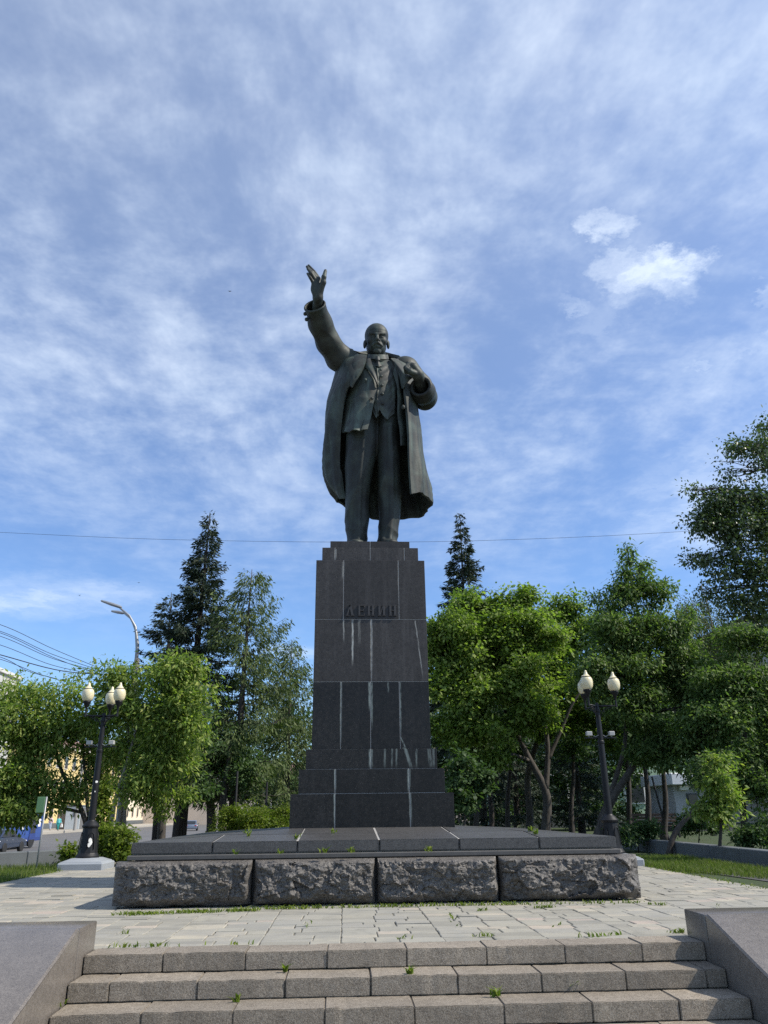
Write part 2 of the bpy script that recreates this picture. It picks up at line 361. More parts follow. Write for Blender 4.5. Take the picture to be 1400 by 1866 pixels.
def grass_ground():
    m, n, bs, _ = new_mat('lawn soil'); p = pos(n)
    g = n.noise(p, 0.8, 6.0, 0.65); f = n.noise(p, 22, 5.0, 0.7)
    c = n.ramp(g, [(0.3, (0.030, 0.052, 0.013)), (0.5, (0.040, 0.066, 0.015)), (0.72, (0.062, 0.062, 0.032))]); c = n.mix(n.math('MULTIPLY', f, 0.6), c, (0.025, 0.04, 0.01))
    n.link(c, bs.inputs['Base Color']); bs.inputs['Roughness'].default_value = 0.95; bump(n, bs, f, 0.8, 0.04); return m
def asphalt(name, v):
    m, n, bs, _ = new_mat(name); p = pos(n)
    g = n.noise(p, 0.35, 5.0, 0.6, 0.6); f = n.noise(p, 30, 4.0, 0.7)
    c = n.ramp(g, [(0.3, (v * 0.8, v * 0.78, v * 0.76)), (0.7, (v * 1.25, v * 1.2, v * 1.15))]); c = n.mix(n.math('MULTIPLY', f, 0.4), c, (v * 0.6, v * 0.6, v * 0.6))
    n.link(c, bs.inputs['Base Color']); bs.inputs['Roughness'].default_value = 0.85; bump(n, bs, f, 0.3, 0.01); return m
MAT['lawn'] = grass_ground(); MAT['asphalt'] = asphalt('road asphalt', 0.115); MAT['path'] = asphalt('path asphalt', 0.075); MAT['dust'] = asphalt('dusty ground', 0.20)
MAT['grass'] = foliage('grass blades', [(0.05, 0.085, 0.012), (0.09, 0.145, 0.02), (0.14, 0.19, 0.035), (0.19, 0.19, 0.075)], 0.35, 0.6, 1.5)
MAT['weed'] = foliage('weed leaves', [(0.07, 0.11, 0.015), (0.14, 0.20, 0.02), (0.24, 0.27, 0.05)], 0.4, 0.5, 3.0)

# ---------------------------------------------------------------- the setting: ground, street, terraces
rng = np.random.default_rng(11); random.seed(5)
def sheet(name, pts, mat, kind='structure', label=None):
    o = link(name, pydata(name, pts, [list(range(len(pts)))]), mat); return tag(o, kind=kind, label=label)
G0 = -1.10
sheet('ground', [(-900, -300, G0), (900, -300, G0), (900, 1500, G0), (-900, 1500, G0)], MAT['dust'])
sheet('road', [(-37, -60, G0 + 0.10), (-12.5, -60, G0 + 0.004), (-12.5, 700, G0 + 0.004), (-37, 700, G0 + 0.35)], MAT['asphalt'])
sw = B().box(-45, -37, -40, 700, G0 - 0.1, G0 + 0.47, 0.02).mesh('sidewalk'); tag(link('sidewalk', sw, plain('sidewalk paving', (0.34, 0.31, 0.26), 0.9, 0, 0.15, 1.2)), kind='structure')
kb = B().box(-12.5, -12.25, -20, 300, G0 - 0.1, G0 + 0.14, 0.02).mesh('kerb'); tag(link('kerb', kb, MAT['polecrete']), kind='structure')
# lower forecourt in front of the steps
sheet('forecourt', [(-14, -12, -0.455), (14, -12, -0.455), (14, 7.6, -0.455), (-14, 7.6, -0.455)], MAT['flag'])
# raised terrace under paving and lawns
def terrace(name, poly, ztop, mat):
    b = B().prism(poly, 'z', G0 - 0.2, ztop).mesh(name); return tag(link(name, b, mat), kind='structure')
PX0, PX1, PY0, PY1 = -6.42, 6.55, 8.27, 23.5
terrace('plaza_bed', [(PX0, 8.24), (PX1, 8.24), (PX1, PY1), (PX0, PY1)], -0.016, MAT['joint'])
lawn_r = [(PX1, 7.2), (16, 7.2), (70, 20), (70, 90), (-4.0, 90), (-4.6, 24.5), (PX0 + 0.6, 24.0), (PX0 + 0.6, PY1), (PX1, PY1)]
terrace('lawn', lawn_r, -0.012, MAT['lawn'])
terrace('lawn_strip', [(PX0, 7.2), (PX0, 22.65), (-16.6, 12.6), (-16.6, 7.2)], -0.010, MAT['lawn'])
pp = [on(1240, 1584), on(1335, 1578.5), on(1420, 1590), on(1460, 1617), on(1400, 1606), on(1300, 1592)]
sheet('path', [(v.x, v.y, 0.0) for v in pp], MAT['path'])

# paving stones: a random ashlar of flags, each its own stone
def split(x0, y0, x1, y1, out, depth=0):
    w, h = x1 - x0, y1 - y0
    if (w < 0.52 and h < 0.30) or depth > 7: out.append((x0, y0, x1, y1)); return
    if (w > h * 1.9 and w > 0.45) or h < 0.27:
        c = x0 + w * random.uniform(0.35, 0.65); split(x0, y0, c, y1, out, depth + 1); split(c, y0, x1, y1, out, depth + 1)
    else:
        c = y0 + h * random.uniform(0.35, 0.65); split(x0, y0, x1, c, out, depth + 1); split(x0, c, x1, y1, out, depth + 1)
flags = []
mod = 0.92
ny = int((PY1 - PY0) / mod); nx = int((PX1 - PX0) / mod)
xs = [PX0 + (PX1 - PX0) * i / nx + (random.uniform(-.08, .08) if 0 < i < nx else 0) for i in range(nx + 1)]
for i in range(nx):
    y = PY0
    while y < PY1 - 0.3:
        h = min(random.uniform(0.7, 1.2), PY1 - y)
        if PY1 - y - h < 0.3: h = PY1 - y
        split(xs[i], y, xs[i + 1], y + h, flags); y += h
def under_plinth(f): return f[0] > -2.9 and f[2] < 3.9 and f[1] > 11.8 and f[3] < 18.4
def stone_geo(f, V, F):
    x0, y0, x1, y1 = f; g = 0.003 + 0.004 * random.random(); b = 0.008; z = random.gauss(0, 0.0022) - 0.004
    if random.random() < 0.03: z += random.uniform(0.004, 0.010)
    tx, ty = random.gauss(0, 0.003), random.gauss(0, 0.003); cx_, cy_ = (x0 + x1) / 2, (y0 + y1) / 2
    base = len(V)
    def q(ax, ay, dz, jit=0.0):
        px_ = ax + random.uniform(-jit, jit); py_ = ay + random.uniform(-jit, jit)
        V.append((px_, py_, z + dz + (px_ - cx_) * tx + (py_ - cy_) * ty))
    x0 += g; y0 += g; x1 -= g; y1 -= g
    J = 0.006
    for (ax, ay) in ((x0, y0), (x1, y0), (x1, y1), (x0, y1)): q(ax, ay, -0.05)
    o = [(x0, y0), (x1, y0), (x1, y1), (x0, y1)]; o = [(a + random.uniform(-J, J), c + random.uniform(-J, J)) for a, c in o]
    for (ax, ay) in o: q(ax, ay, -0.005)
    for (ax, ay), (sx, sy) in zip(o, ((1, 1), (-1, 1), (-1, -1), (1, -1))): q(ax + sx * b, ay + sy * b, 0.0)
    for k in range(4):
        j = (k + 1) % 4
        F.append((base + k, base + j, base + 4 + j, base + 4 + k)); F.append((base + 4 + k, base + 4 + j, base + 8 + j, base + 8 + k))
    F.append((base + 8, base + 9, base + 10, base + 11))
vis = []
for f in flags:
    if under_plinth(f): continue
    c = Vector(((f[0] + f[2]) / 2, (f[1] + f[3]) / 2, 0)) - CAM
    zc = c.dot(CF); px_ = IW / 2 + FPX * c.dot(CR) / zc; hidden = (-2.9 < f[0] < 3.6 and f[1] > 11.2)
    area = (f[2] - f[0]) * (f[3] - f[1]) * 1.15 / c.length ** 3
    vis.append((0 if (px_ < -40 or px_ > IW + 40 or hidden) else area, f))
vis.sort(key=lambda t: -t[0])
plaza = tag(bpy.data.objects.new('plaza', None), kind='structure', label='terrace paved with pale irregular flagstones around the monument'); COL.objects.link(plaza)
for a, f in vis[:300]:
    V, F = [], []; stone_geo(f, V, F); link('paving_stone', pydata('paving_stone', V, F), MAT['flag'], plaza)
V, F = [], []
for a, f in vis[300:]: stone_geo(f, V, F)
tag(link('paving_field', pydata('paving_field', V, F), MAT['flag'], plaza), kind='stuff')

# steps: granite blocks laid end to end
D1, TR, RI = 7.9107, 0.373, 0.15
XL, XR = -2.2929, 3.3523
stairs = tag(bpy.data.objects.new('stairs', None), kind='structure', label='wide granite block steps leading up to the terrace'); COL.objects.link(stairs)
def rough_block(x0, x1, y0, y1, z0, z1, seed, n=0.03, amp=0.004, bev=0.007):
    bm = bmesh.new(); bmesh.ops.create_cube(bm, size=1.0)
    for v in bm.verts: v.co = Vector(((x0 + x1) / 2 + v.co.x * (x1 - x0), (y0 + y1) / 2 + v.co.y * (y1 - y0), (z0 + z1) / 2 + v.co.z * (z1 - z0)))
    bmesh.ops.bevel(bm, geom=bm.edges[:], offset=bev, segments=2, affect='EDGES')
    cuts = max(1, int((x1 - x0) / n))
    es = [e for e in bm.edges if abs(e.verts[0].co.x - e.verts[1].co.x) > (x1 - x0) * 0.5]
    bmesh.ops.subdivide_edges(bm, edges=es, cuts=cuts, use_grid_fill=True)
    for v in bm.verts:
        q = v.co * 7 + Vector((seed * 3.1, seed * 1.7, 0)); d = mnoise.noise_vector(q) * amp + mnoise.noise_vector(q * 3.3) * amp * 0.6
        if v.co.z > z1 - bev * 1.5 and v.co.y < y0 + bev * 1.5:          # chipped front arris
            ch = max(0.0, mnoise.noise(q * 1.7 + Vector((3, 1, 7))) - 0.22) * 0.022; d += Vector((0, ch, -ch))
        v.co += d
    me = bpy.data.meshes.new('step_block'); bm.to_mesh(me); bm.free(); return autosmooth(me, 30)
JN = [[298, 448, 597, 741, 886.5, 1029, 1169], [200, 360, 520, 676, 834, 986, 1139, 1286], [258, 425, 592, 755, 919, 1079, 1237]]
for k in range(4):
    yf = D1 - k * TR; z1 = -k * RI
    if k < 3: js = [column(px, z1, yf) for px in JN[k]]
    else: js = [XL + (XR - XL) * i / 7 for i in range(1, 7)]
    ed = [XL + 0.004] + js + [XR - 0.004]
    for i in range(len(ed) - 1):
        dz = random.uniform(-0.004, 0.004); dy = random.uniform(-0.008, 0.008); gp = random.uniform(0.0015, 0.005)
        link('step_block', rough_block(ed[i] + gp, ed[i + 1] - gp, yf + dy, yf + 0.385 + dy, z1 - RI + 0.006, z1 + dz, k * 20 + i), MAT['step'], stairs)
link('stair_core', B().box(XL, XR, D1 - 2.6 * TR, 8.3, -0.9, -0.47).box(XL, XR, D1 - 1.8 * TR, 8.3, -0.47, -0.32).box(XL, XR, D1 - 0.9 * TR, 8.3, -0.32, -0.17).box(XL, XR, D1 + 0.06, 8.3, -0.17, -0.05).mesh('stair_core'), MAT['joint'], stairs)

# stair cheeks
def cheek(xin, xout, label, ytop, ymid, slope_end):
    s = 1 if xout > xin else -1
    e = empty('stair_cheek', (xin + s * 0.3, ytop, -0.455), label, 'stair cheek')
    a, b = sorted((xin, xout)); zt = 0.242
    link('end_block', autosmooth(B().box(a, b, ymid + 0.006, ytop, -0.46, zt - 0.004, 0.014, 2).mesh('end_block')), MAT['cheek'], e)
    y2, z2 = slope_end
    poly = [(ymid - 0.004, -0.46), (ymid - 0.004, zt), (ymid - 0.05, zt), (y2, z2), (y2 - 0.02, -0.46)]
    link('sloped_slab', autosmooth(B().prism(poly, 'x', a, b, 0.016).mesh('sloped_slab')), MAT['cheek'], e)
cheek(XL - 0.003, -7.0, 'broad pinkish granite ramp wall flanking the steps on the left', 8.23, 7.72, (5.6, -0.44))
cheek(XR + 0.003, 8.0, 'broad granite ramp wall flanking the steps on the right, inner side shaded', 8.31, 7.84, (5.75, -0.44))

# ---------------------------------------------------------------- plinth
CXM, CYM = 0.4851, 15.0637
SH = 3.3934                                             # half width of the slab edge
plinth = empty('plinth', (CXM, CYM, 0), 'low square plinth of rock-faced granite blocks under smooth dark slabs', 'plinth')
link('core', B().box(CXM - 3.30, CXM + 3.30, CYM - 3.30, CYM + 3.30, -0.1, 0.60).mesh('core'), MAT['plate'], plinth)
link('bedding_plate', autosmooth(B().box(CXM - 3.43, CXM + 3.43, CYM - 3.43, CYM + 3.43, 0.575, 0.638, 0.01).mesh('bedding_plate')), MAT['plate'], plinth)
link('bedding_mortar', B().box(CXM - 3.33, CXM + 3.33, CYM - 3.33, CYM + 3.33, 0.636, 0.72).box(CXM - 2.2, CXM + 2.2, CYM - 2.2, CYM + 2.2, 0.72, 0.80).mesh('bedding_mortar'), MAT['mortar'], plinth)
def rock_face(L, Hh, seed, nx=84, nz=34, endl=False, endr=False):
    # local: x along the face 0..L, y outward, z up 0..Hh ; returns verts, faces
    V, F = [], []; idx = {}
    for i in range(nx + 1):
        for j in range(nz + 1):
            u, v = i / nx, j / nz; x, z = u * L, v * Hh
            q = Vector((x * 1.6 + seed * 7.3, z * 1.9, seed * 2.1))
            d = 0.17 + 0.055 * mnoise.fractal(q, 0.85, 2.1, 3) + 0.035 * (1 - abs(mnoise.noise(q * 2.3)) * 2)
            d += 0.020 * mnoise.fractal(q * 8.0, 0.55, 2.2, 3) - 0.012 * abs(mnoise.noise(q * 15))
            q3 = q * 1.9; vp = mnoise.voronoi(q3)[1][0]; nv_ = mnoise.noise_vector(vp * 3.7); fac = (q3 - vp).dot(nv_)
            q4 = q * 7.5; vp4 = mnoise.voronoi(q4)[1][0]; fac4 = (q4 - vp4).dot(mnoise.noise_vector(vp4 * 2.9))
            d += 0.10 * fac + 0.045 * fac4 + 0.04 * mnoise.noise(vp * 1.9)
            e = min(1.0, (1 - v) / 0.10) * (min(1.0, v / 0.22) * 0.75 + 0.25)
            su = min(1.0, u * L / 0.10) if not endl else min(1.0, u * L / 0.26) ; sv = min(1.0, (1 - u) * L / 0.10) if not endr else min(1.0, (1 - u) * L / 0.26)
            e *= (0.15 + 0.85 * math.sin(su * math.pi / 2)) * (0.15 + 0.85 * math.sin(sv * math.pi / 2))
            y = 0.03 + max(0.0, d) * (0.12 + 0.88 * math.sin(min(1, max(0, e)) * math.pi / 2))
            jx = 0.012 * mnoise.noise(q * 5 + Vector((9, 0, 0))) if 0 < i < nx else 0
            idx[i, j] = len(V); V.append((x + jx, y, z + (0.02 * mnoise.noise(q * 4 + Vector((0, 5, 0))) if j == 0 else 0)))
    for i in range(nx):
        for j in range(nz): F.append((idx[i, j], idx[i + 1, j], idx[i + 1, j + 1], idx[i, j + 1]))
    rim = [idx[i, 0] for i in range(nx + 1)] + [idx[nx, j] for j in range(1, nz + 1)] + [idx[i, nz] for i in range(nx - 1, -1, -1)] + [idx[0, j] for j in range(nz - 1, 0, -1)]
    b0 = len(V)
    for r in rim: x, y, z = V[r]; V.append((x, -0.10, z))
    for k in range(len(rim)): F.append((rim[(k + 1) % len(rim)], rim[k], b0 + k, b0 + (k + 1) % len(rim)))
    return V, F
RB = 3.36
front_edges = [-RB - 0.20] + [column(px, 0.3, 11.35) - CXM for px in (457, 687, 915)] + [RB + 0.27]
for side in range(4):
    ed = front_edges if side == 0 else [-RB - 0.10, -1.70, 0.02, 1.72, RB + 0.10]
    rot = Matrix.Rotation(side * math.pi / 2, 4, 'Z')
    for i in range(4):
        gp = 0.020; a = ed[i] + (gp if i else 0); b = ed[i + 1] - (gp if i < 3 else 0)
        V, F = rock_face(b - a, 0.545, side * 9 + i * 2 + 1, nx=130 if side == 0 else 50, nz=46 if side == 0 else 20, endl=(i == 0), endr=(i == 3))
        W = [rot @ Vector((a + v[0], -(RB - 0.06 + (0.08 if side == 0 else 0.0)) - v[1], v[2] + 0.020)) + Vector((CXM, CYM, 0)) for v in V]
        link('rock_block', autosmooth(pydata('rock_block', W, F), 28 if side == 0 else 40), MAT['rock'], plinth)
def top_z(x, y):
    m = max(abs(x - CXM), abs(y - CYM)); return 0.7985 + 0.125 * (SH - m) / 2.03
nS = 6; xe = [-SH] + [column(px, 0.8, CYM - SH) - CXM for px in (388, 542.4, 691.6, 836.8, 982)] + [SH]
ye = [-SH, -2.36, -1.18, 0.0, 1.18, 2.36, SH]
for i in range(6):
    for j in range(6):
        x0, x1, y0, y1 = CXM + xe[i], CXM + xe[i + 1], CYM + ye[j], CYM + ye[j + 1]
        if max(abs(v) for v in (xe[i], xe[i + 1], ye[j], ye[j + 1])) < 1.25: continue
        g = 0.006; x0 += g * (i > 0); x1 -= g * (i < 5); y0 += g * (j > 0); y1 -= g * (j < 5)
        bm = bmesh.new(); bmesh.ops.create_cube(bm, size=1.0); dz = random.uniform(-0.003, 0.003)
        for v in bm.verts:
            x = x0 if v.co.x < 0 else x1; y = y0 if v.co.y < 0 else y1
            v.co = Vector((x, y, top_z(x, y) + dz if v.co.z > 0 else 0.652))
        bmesh.ops.bevel(bm, geom=bm.edges[:], offset=0.012, segments=2, affect='EDGES')
        me = bpy.data.meshes.new('slab'); bm.to_mesh(me); bm.free(); link('slab', autosmooth(me), MAT['slab'], plinth)

V, F = [], []
for i in range(6):
    for j in range(6):
        if i == j or i + j == 5 or (1 < i < 4 and 1 < j < 4): continue
        q = [(CXM + max(-SH + .01, min(SH - .01, xe[i + a])), CYM + max(-SH + .01, min(SH - .01, ye[j + b]))) for a, b in ((0, 0), (1, 0), (1, 1), (0, 1))]; k = len(V)
        V += [(x, y, top_z(x, y) - 0.006) for x, y in q]; F.append((k, k + 1, k + 2, k + 3))
link('joint_mortar', pydata('joint_mortar', V, F), MAT['mortar'], plinth)

# ---------------------------------------------------------------- pedestal
pedestal = empty('pedestal', (CXM, CYM, 0.9), 'tall stepped pedestal of dark granite blocks with raised lettering', 'pedestal')
tiers = [(0.85, 1.4522, 1.3692, 1.3692, (610.5, 748), 1478, 'ped_low'), (1.4522, 1.8482, 1.243, 1.243, (611, 745.6), 1424, 'ped_low'), (1.8482, 2.184, 1.1355, 1.1355, (676,), 1384, 'ped_low'),
         (2.184, 3.3527, 1.0458, 1.0422, (621.4, 675.6, 728.9), 1300, 'ped_low'), (3.3527, 4.5009, 1.0422, 1.0387, (677,), 1190, 'ped_top'), (4.5009, 5.6559, 1.0387, 1.0352, (626.3, 726.9), 1075, 'ped_top'),
         (5.6559, 5.9459, 0.9287, 0.9287, (611, 675, 737), 1010, 'ped_top'), (5.9459, 6.13, 0.7785, 0.7785, (675,), 993, 'ped_top')]
core = B()
for z0, z1, w0, w1, js, row, mk in tiers:
    yf = CYM - w0; xs_ = [column(px, (z0 + z1) / 2, yf) - CXM for px in js]
    core.box(CXM - w1 + 0.004, CXM + w1 - 0.004, CYM - w1 + 0.004, CYM + w1 - 0.004, z0 - 0.03, z1 - 0.004)
    exx = [-w0] + xs_ + [w0]; n_ = len(exx) - 1; eyy = [-w0 + 2 * w0 * i / n_ for i in range(n_ + 1)]
    for i in range(n_):
        for j in range(n_):
            if n_ > 2 and 0 < i < n_ - 1 and 0 < j < n_ - 1: continue
            g = 0.0065; X0, X1 = exx[i] + g * (i > 0), exx[i + 1] - g * (i < n_ - 1); Y0, Y1 = eyy[j] + g * (j > 0), eyy[j + 1] - g * (j < n_ - 1)
            bm = bmesh.new(); bmesh.ops.create_cube(bm, size=1.0)
            for v in bm.verts:
                k = 1.0 if v.co.z < 0 else w1 / w0
                v.co = Vector((CXM + (X0 if v.co.x < 0 else X1) * k, CYM + (Y0 if v.co.y < 0 else Y1) * k, z0 + 0.008 if v.co.z < 0 else z1 - 0.002))
            bmesh.ops.bevel(bm, geom=bm.edges[:], offset=0.004, segments=1, affect='EDGES')
            me = bpy.data.meshes.new('granite_block'); bm.to_mesh(me); bm.free(); link('granite_block', autosmooth(me), MAT[mk], pedestal)
link('mortar_core', core.mesh('mortar_core'), MAT['mortar'], pedestal)
# raised letters
def letter(ch, x0, x1, z0, z1, yb):
    w, h = x1 - x0, z1 - z0; d = 0.030; t = w * 0.26; s = h * 0.075; b = B(); y0, y1 = yb - d, yb + 0.004
    bar = lambda a, c, e, f: b.box(a, c, y0, y1, e, f, 0.003)
    def serif(xc): bar(xc - t * 0.80, xc + t * 0.80, z0, z0 + s); bar(xc - t * 0.80, xc + t * 0.80, z1 - s, z1)
    def slant(xa, za, xb, zb, tk):
        b.prism([(xa - tk / 2, za), (xa + tk / 2, za), (xb + tk / 2, zb), (xb - tk / 2, zb)], 'y', y0 + 0.001, y1)
    l, r = x0 + t * 0.8, x1 - t * 0.8
    if ch == 'Л':
        slant(l, z0 + s, (x0 + x1) / 2 + 0.002, z1, t * 0.55); slant(r, z0 + s, (x0 + x1) / 2 + 0.002, z1, t); bar(l - t * .7, l + t * .7, z0, z0 + s); bar(r - t * .8, r + t * .8, z0, z0 + s)
    if ch == 'Е':
        bar(l - t / 2, l + t / 2, z0 + s, z1 - s); bar(l - t * .8, x1, z0, z0 + s); bar(l - t * .8, x1, z1 - s, z1); bar(l + t / 2, x1 - t * .5, (z0 + z1) / 2 - s / 2, (z0 + z1) / 2 + s / 2)
        bar(x1 - s * .8, x1, z0 + s, z0 + s * 3); bar(x1 - s * .8, x1, z1 - s * 3, z1 - s); bar(x1 - t * .5 - s * .6, x1 - t * .5 + s * .1, (z0 + z1) / 2 - s * 1.4, (z0 + z1) / 2 + s * 1.4)
    if ch == 'Н':
        for c in (l, r): bar(c - t / 2, c + t / 2, z0 + s, z1 - s); serif(c)
        bar(l + t / 2, r - t / 2, (z0 + z1) / 2 - s / 2, (z0 + z1) / 2 + s / 2)
    if ch == 'И':
        for c in (l, r): bar(c - t / 2, c + t / 2, z0 + s, z1 - s); serif(c)
        slant(l + t * .5, z0 + s * 1.6, r - t * .5, z1 - s * 1.6, t * 0.42)
    return b.mesh('letter')
yl = CYM - 1.0388
for ch, a, c in (('Л', 630.0, 645.9), ('Е', 652.4, 664.4), ('Н', 669.4, 682.3), ('И', 688.6, 702.6), ('Н', 708.5, 722.6)):
    z0, z1 = 4.563, 4.768
    link('letter', letter(ch, column(a, 4.66, yl), column(c, 4.66, yl), z0, z1, yl), MAT['letter'], pedestal)

# ---------------------------------------------------------------- statue
import openvdb
def bronze(name, k, green):
    m, n, bs, _ = new_mat(name); p = pos(n)
    g = n.noise(p, 2.2, 6.0, 0.6, 0.6); f = n.noise(p, 24, 5.0, 0.65)
    run = n.noise(n.vmath('MULTIPLY', p, (7, 7, 0.7)), 1.0, 5.0, 0.6)
    c = n.ramp(g, [(0.30, (0.014 * k, 0.015 * k, 0.014 * k)), (0.50, (0.029 * k, 0.035 * k, 0.030 * k)), (0.70, (0.058 * k, 0.078 * k, 0.064 * k))])
    c = n.mix(n.step(run, 0.48, 0.72, 0.0, green), c, (0.095 * k, 0.135 * k, 0.110 * k))
    c = n.mix(n.step(run, 0.42, 0.25, 0.0, 0.75), c, (0.014, 0.013, 0.012))
    c = n.mix(n.math('MULTIPLY', f, 0.3), c, (0.024, 0.022, 0.019))
    n.link(c, bs.inputs['Base Color']); bs.inputs['Metallic'].default_value = 0.10; bs.inputs['Specular IOR Level'].default_value = 0.35
    n.put(bs.inputs['Roughness'], n.math('ADD', n.math('MULTIPLY', f, 0.25), 0.48))
    bump(n, bs, n.math('ADD', f, g), 0.25, 0.01); return m
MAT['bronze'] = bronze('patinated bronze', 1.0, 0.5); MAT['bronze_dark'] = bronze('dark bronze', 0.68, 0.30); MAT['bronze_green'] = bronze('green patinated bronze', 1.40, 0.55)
FZ = 6.13
statue = empty('statue', (CXM + 0.15, 15.0, FZ), 'dark bronze statue of a man in an open overcoat raising one arm', 'statue')

def sdf_mesh(name, fn, lo, hi, h):
    lo = np.array(lo, float); n3 = [int(math.ceil((b - a) / h)) + 1 for a, b in zip(lo, hi)]
    X = (lo[0] + h * np.arange(n3[0], dtype=np.float32))[:, None, None]; Y = (lo[1] + h * np.arange(n3[1], dtype=np.float32))[None, :, None]; Z = (lo[2] + h * np.arange(n3[2], dtype=np.float32))[None, None, :]
    X, Y, Z = np.broadcast_arrays(X.astype(np.float32), Y.astype(np.float32), Z.astype(np.float32))
    D = np.clip(fn(X, Y, Z) / h, -3, 3).astype(np.float32)
    g = openvdb.FloatGrid(3.0); g.copyFromArray(np.ascontiguousarray(D)); P, T, Q = g.convertToPolygons(isovalue=0.0)
    P = np.asarray(P) * h + lo
    me = bpy.data.meshes.new(name); faces = [tuple(int(i) for i in q[::-1]) for q in Q] + [tuple(int(i) for i in t[::-1]) for t in T]
    me.from_pydata([tuple(map(float, v)) for v in P], [], faces); me.update()
    bm = bmesh.new(); bm.from_mesh(me); bmesh.ops.recalc_face_normals(bm, faces=bm.faces[:]); bm.to_mesh(me); bm.free()
    return smooth(me)
def smin(a, b, k):
    h = np.clip(0.5 + 0.5 * (b - a) / k, 0, 1); return b + (a - b) * h - k * h * (1 - h)
def smax(a, b, k): return -smin(-a, -b, k)
def ell(X, Y, Z, c, r, rotx=0.0):
    x, y, z = X - c[0], Y - c[1], Z - c[2]
    if rotx: y, z = y * math.cos(rotx) + z * math.sin(rotx), -y * math.sin(rotx) + z * math.cos(rotx)
    k = np.sqrt((x / r[0]) ** 2 + (y / r[1]) ** 2 + (z / r[2]) ** 2) + 1e-6
    k2 = np.sqrt((x / r[0] ** 2) ** 2 + (y / r[1] ** 2) ** 2 + (z / r[2] ** 2) ** 2) + 1e-6
    return k * (k - 1.0) / k2
def cap(X, Y, Z, a, b, ra, rb):
    ax, ay, az = a; dx, dy, dz = b[0] - ax, b[1] - ay, b[2] - az; L = dx * dx + dy * dy + dz * dz + 1e-9
    t = np.clip(((X - ax) * dx + (Y - ay) * dy + (Z - az) * dz) / L, 0, 1)
    return np.sqrt((X - ax - t * dx) ** 2 + (Y - ay - t * dy) ** 2 + (Z - az - t * dz) ** 2) - (ra + (rb - ra) * t)
def chain(X, Y, Z, pts, rad, k):
    d = None
    for i in range(len(pts) - 1):
        c = cap(X, Y, Z, pts[i], pts[i + 1], rad[i], rad[i + 1]); d = c if d is None else smin(d, c, k)
    return d
def loft(X, Y, Z, tab, ex=2.4):            # tab rows: z, centre x, half width, centre y, half depth
    t = np.array(sorted(tab)); zz = np.clip(Z[0, 0, :], t[0, 0], t[-1, 0])
    f = lambda c: np.interp(zz, t[:, 0], t[:, c]).astype(np.float32)[None, None, :]
    cx_, a, cy_, b = f(1), f(2), f(3), f(4)
    r = (np.abs((X - cx_) / a) ** ex + np.abs((Y - cy_) / b) ** ex) ** (1 / ex)
    d = (r - 1.0) * np.minimum(a, b)
    return np.maximum(d, np.maximum(t[0, 0] - Z, Z - t[-1, 0]))

# a smooth surface through rows of control points, with cloth folds and thickness
def cr(pts, n):
    P = np.array(pts, float); d = np.r_[0, np.cumsum(np.linalg.norm(np.diff(P, axis=0), axis=1) ** 0.7)]
    s = np.linspace(0, d[-1], n); out = np.empty((n, P.shape[1]))
    m = np.zeros_like(P)
    for i in range(len(P)):
        a, b = max(i - 1, 0), min(i + 1, len(P) - 1); m[i] = (P[b] - P[a]) / (d[b] - d[a])
    for q, v in enumerate(s):
        i = min(np.searchsorted(d, v, 'right') - 1, len(P) - 2); h = d[i + 1] - d[i]; t = (v - d[i]) / h
        out[q] = (2 * t ** 3 - 3 * t ** 2 + 1) * P[i] + (t ** 3 - 2 * t ** 2 + t) * h * m[i] + (-2 * t ** 3 + 3 * t ** 2) * P[i + 1] + (t ** 3 - t ** 2) * h * m[i + 1]
    return out
def drop(rows):                            # heights were read as if on the plane Y = 15; carry them along the line of sight to their own depth
    return [[(px, Y, CAM_H + (z - CAM_H) * Y / 15.0) for (px, Y, z) in row] for row in rows]
def surface(name, rows, nu, nv, thick, fold=None, parent=None, mat=None, read15=True):
    if read15: rows = drop(rows)
    R_ = [cr([(column(px, z, Y), Y, z) for (px, Y, z) in row], nu) for row in rows]
    A = np.array(R_); S = np.stack([cr(A[:, i], nv) for i in range(nu)], 1)          # nv, nu, 3
    du = np.gradient(S, axis=1); dv = np.gradient(S, axis=0); nrm = np.cross(du, dv); nrm /= np.linalg.norm(nrm, axis=2, keepdims=True) + 1e-9
    if fold is not None:
        u, v = np.meshgrid(np.linspace(0, 1, nu), np.linspace(0, 1, nv)); S = S + nrm * fold(u, v)[..., None]
        du = np.gradient(S, axis=1); dv = np.gradient(S, axis=0); nrm = np.cross(du, dv); nrm /= np.linalg.norm(nrm, axis=2, keepdims=True) + 1e-9
    T = S + nrm * thick; n_ = nu * nv; V = np.concatenate([S.reshape(-1, 3), T.reshape(-1, 3)])
    F = []
    for j in range(nv - 1):
        for i in range(nu - 1):
            a = j * nu + i; F.append((a, a + 1, a + nu + 1, a + nu)); F.append((n_ + a, n_ + a + nu, n_ + a + nu + 1, n_ + a + 1))
    rim = list(range(nu)) + [j * nu + nu - 1 for j in range(1, nv)] + [(nv - 1) * nu + i for i in range(nu - 2, -1, -1)] + [j * nu for j in range(nv - 2, 0, -1)]
    for k in range(len(rim)):
        a, b = rim[k], rim[(k + 1) % len(rim)]; F.append((b, a, n_ + a, n_ + b))
    me = mesh_arrays(name, V, np.array(F)); bm = bmesh.new(); bm.from_mesh(me); bmesh.ops.recalc_face_normals(bm, faces=bm.faces[:]); bm.to_mesh(me); bm.free()
    autosmooth(me, 50)
    return link(name, me, mat or MAT['bronze'], parent)
def rowz(z, pts): return [(p[0], p[1], p[2] if len(p) > 2 else z) for p in pts]

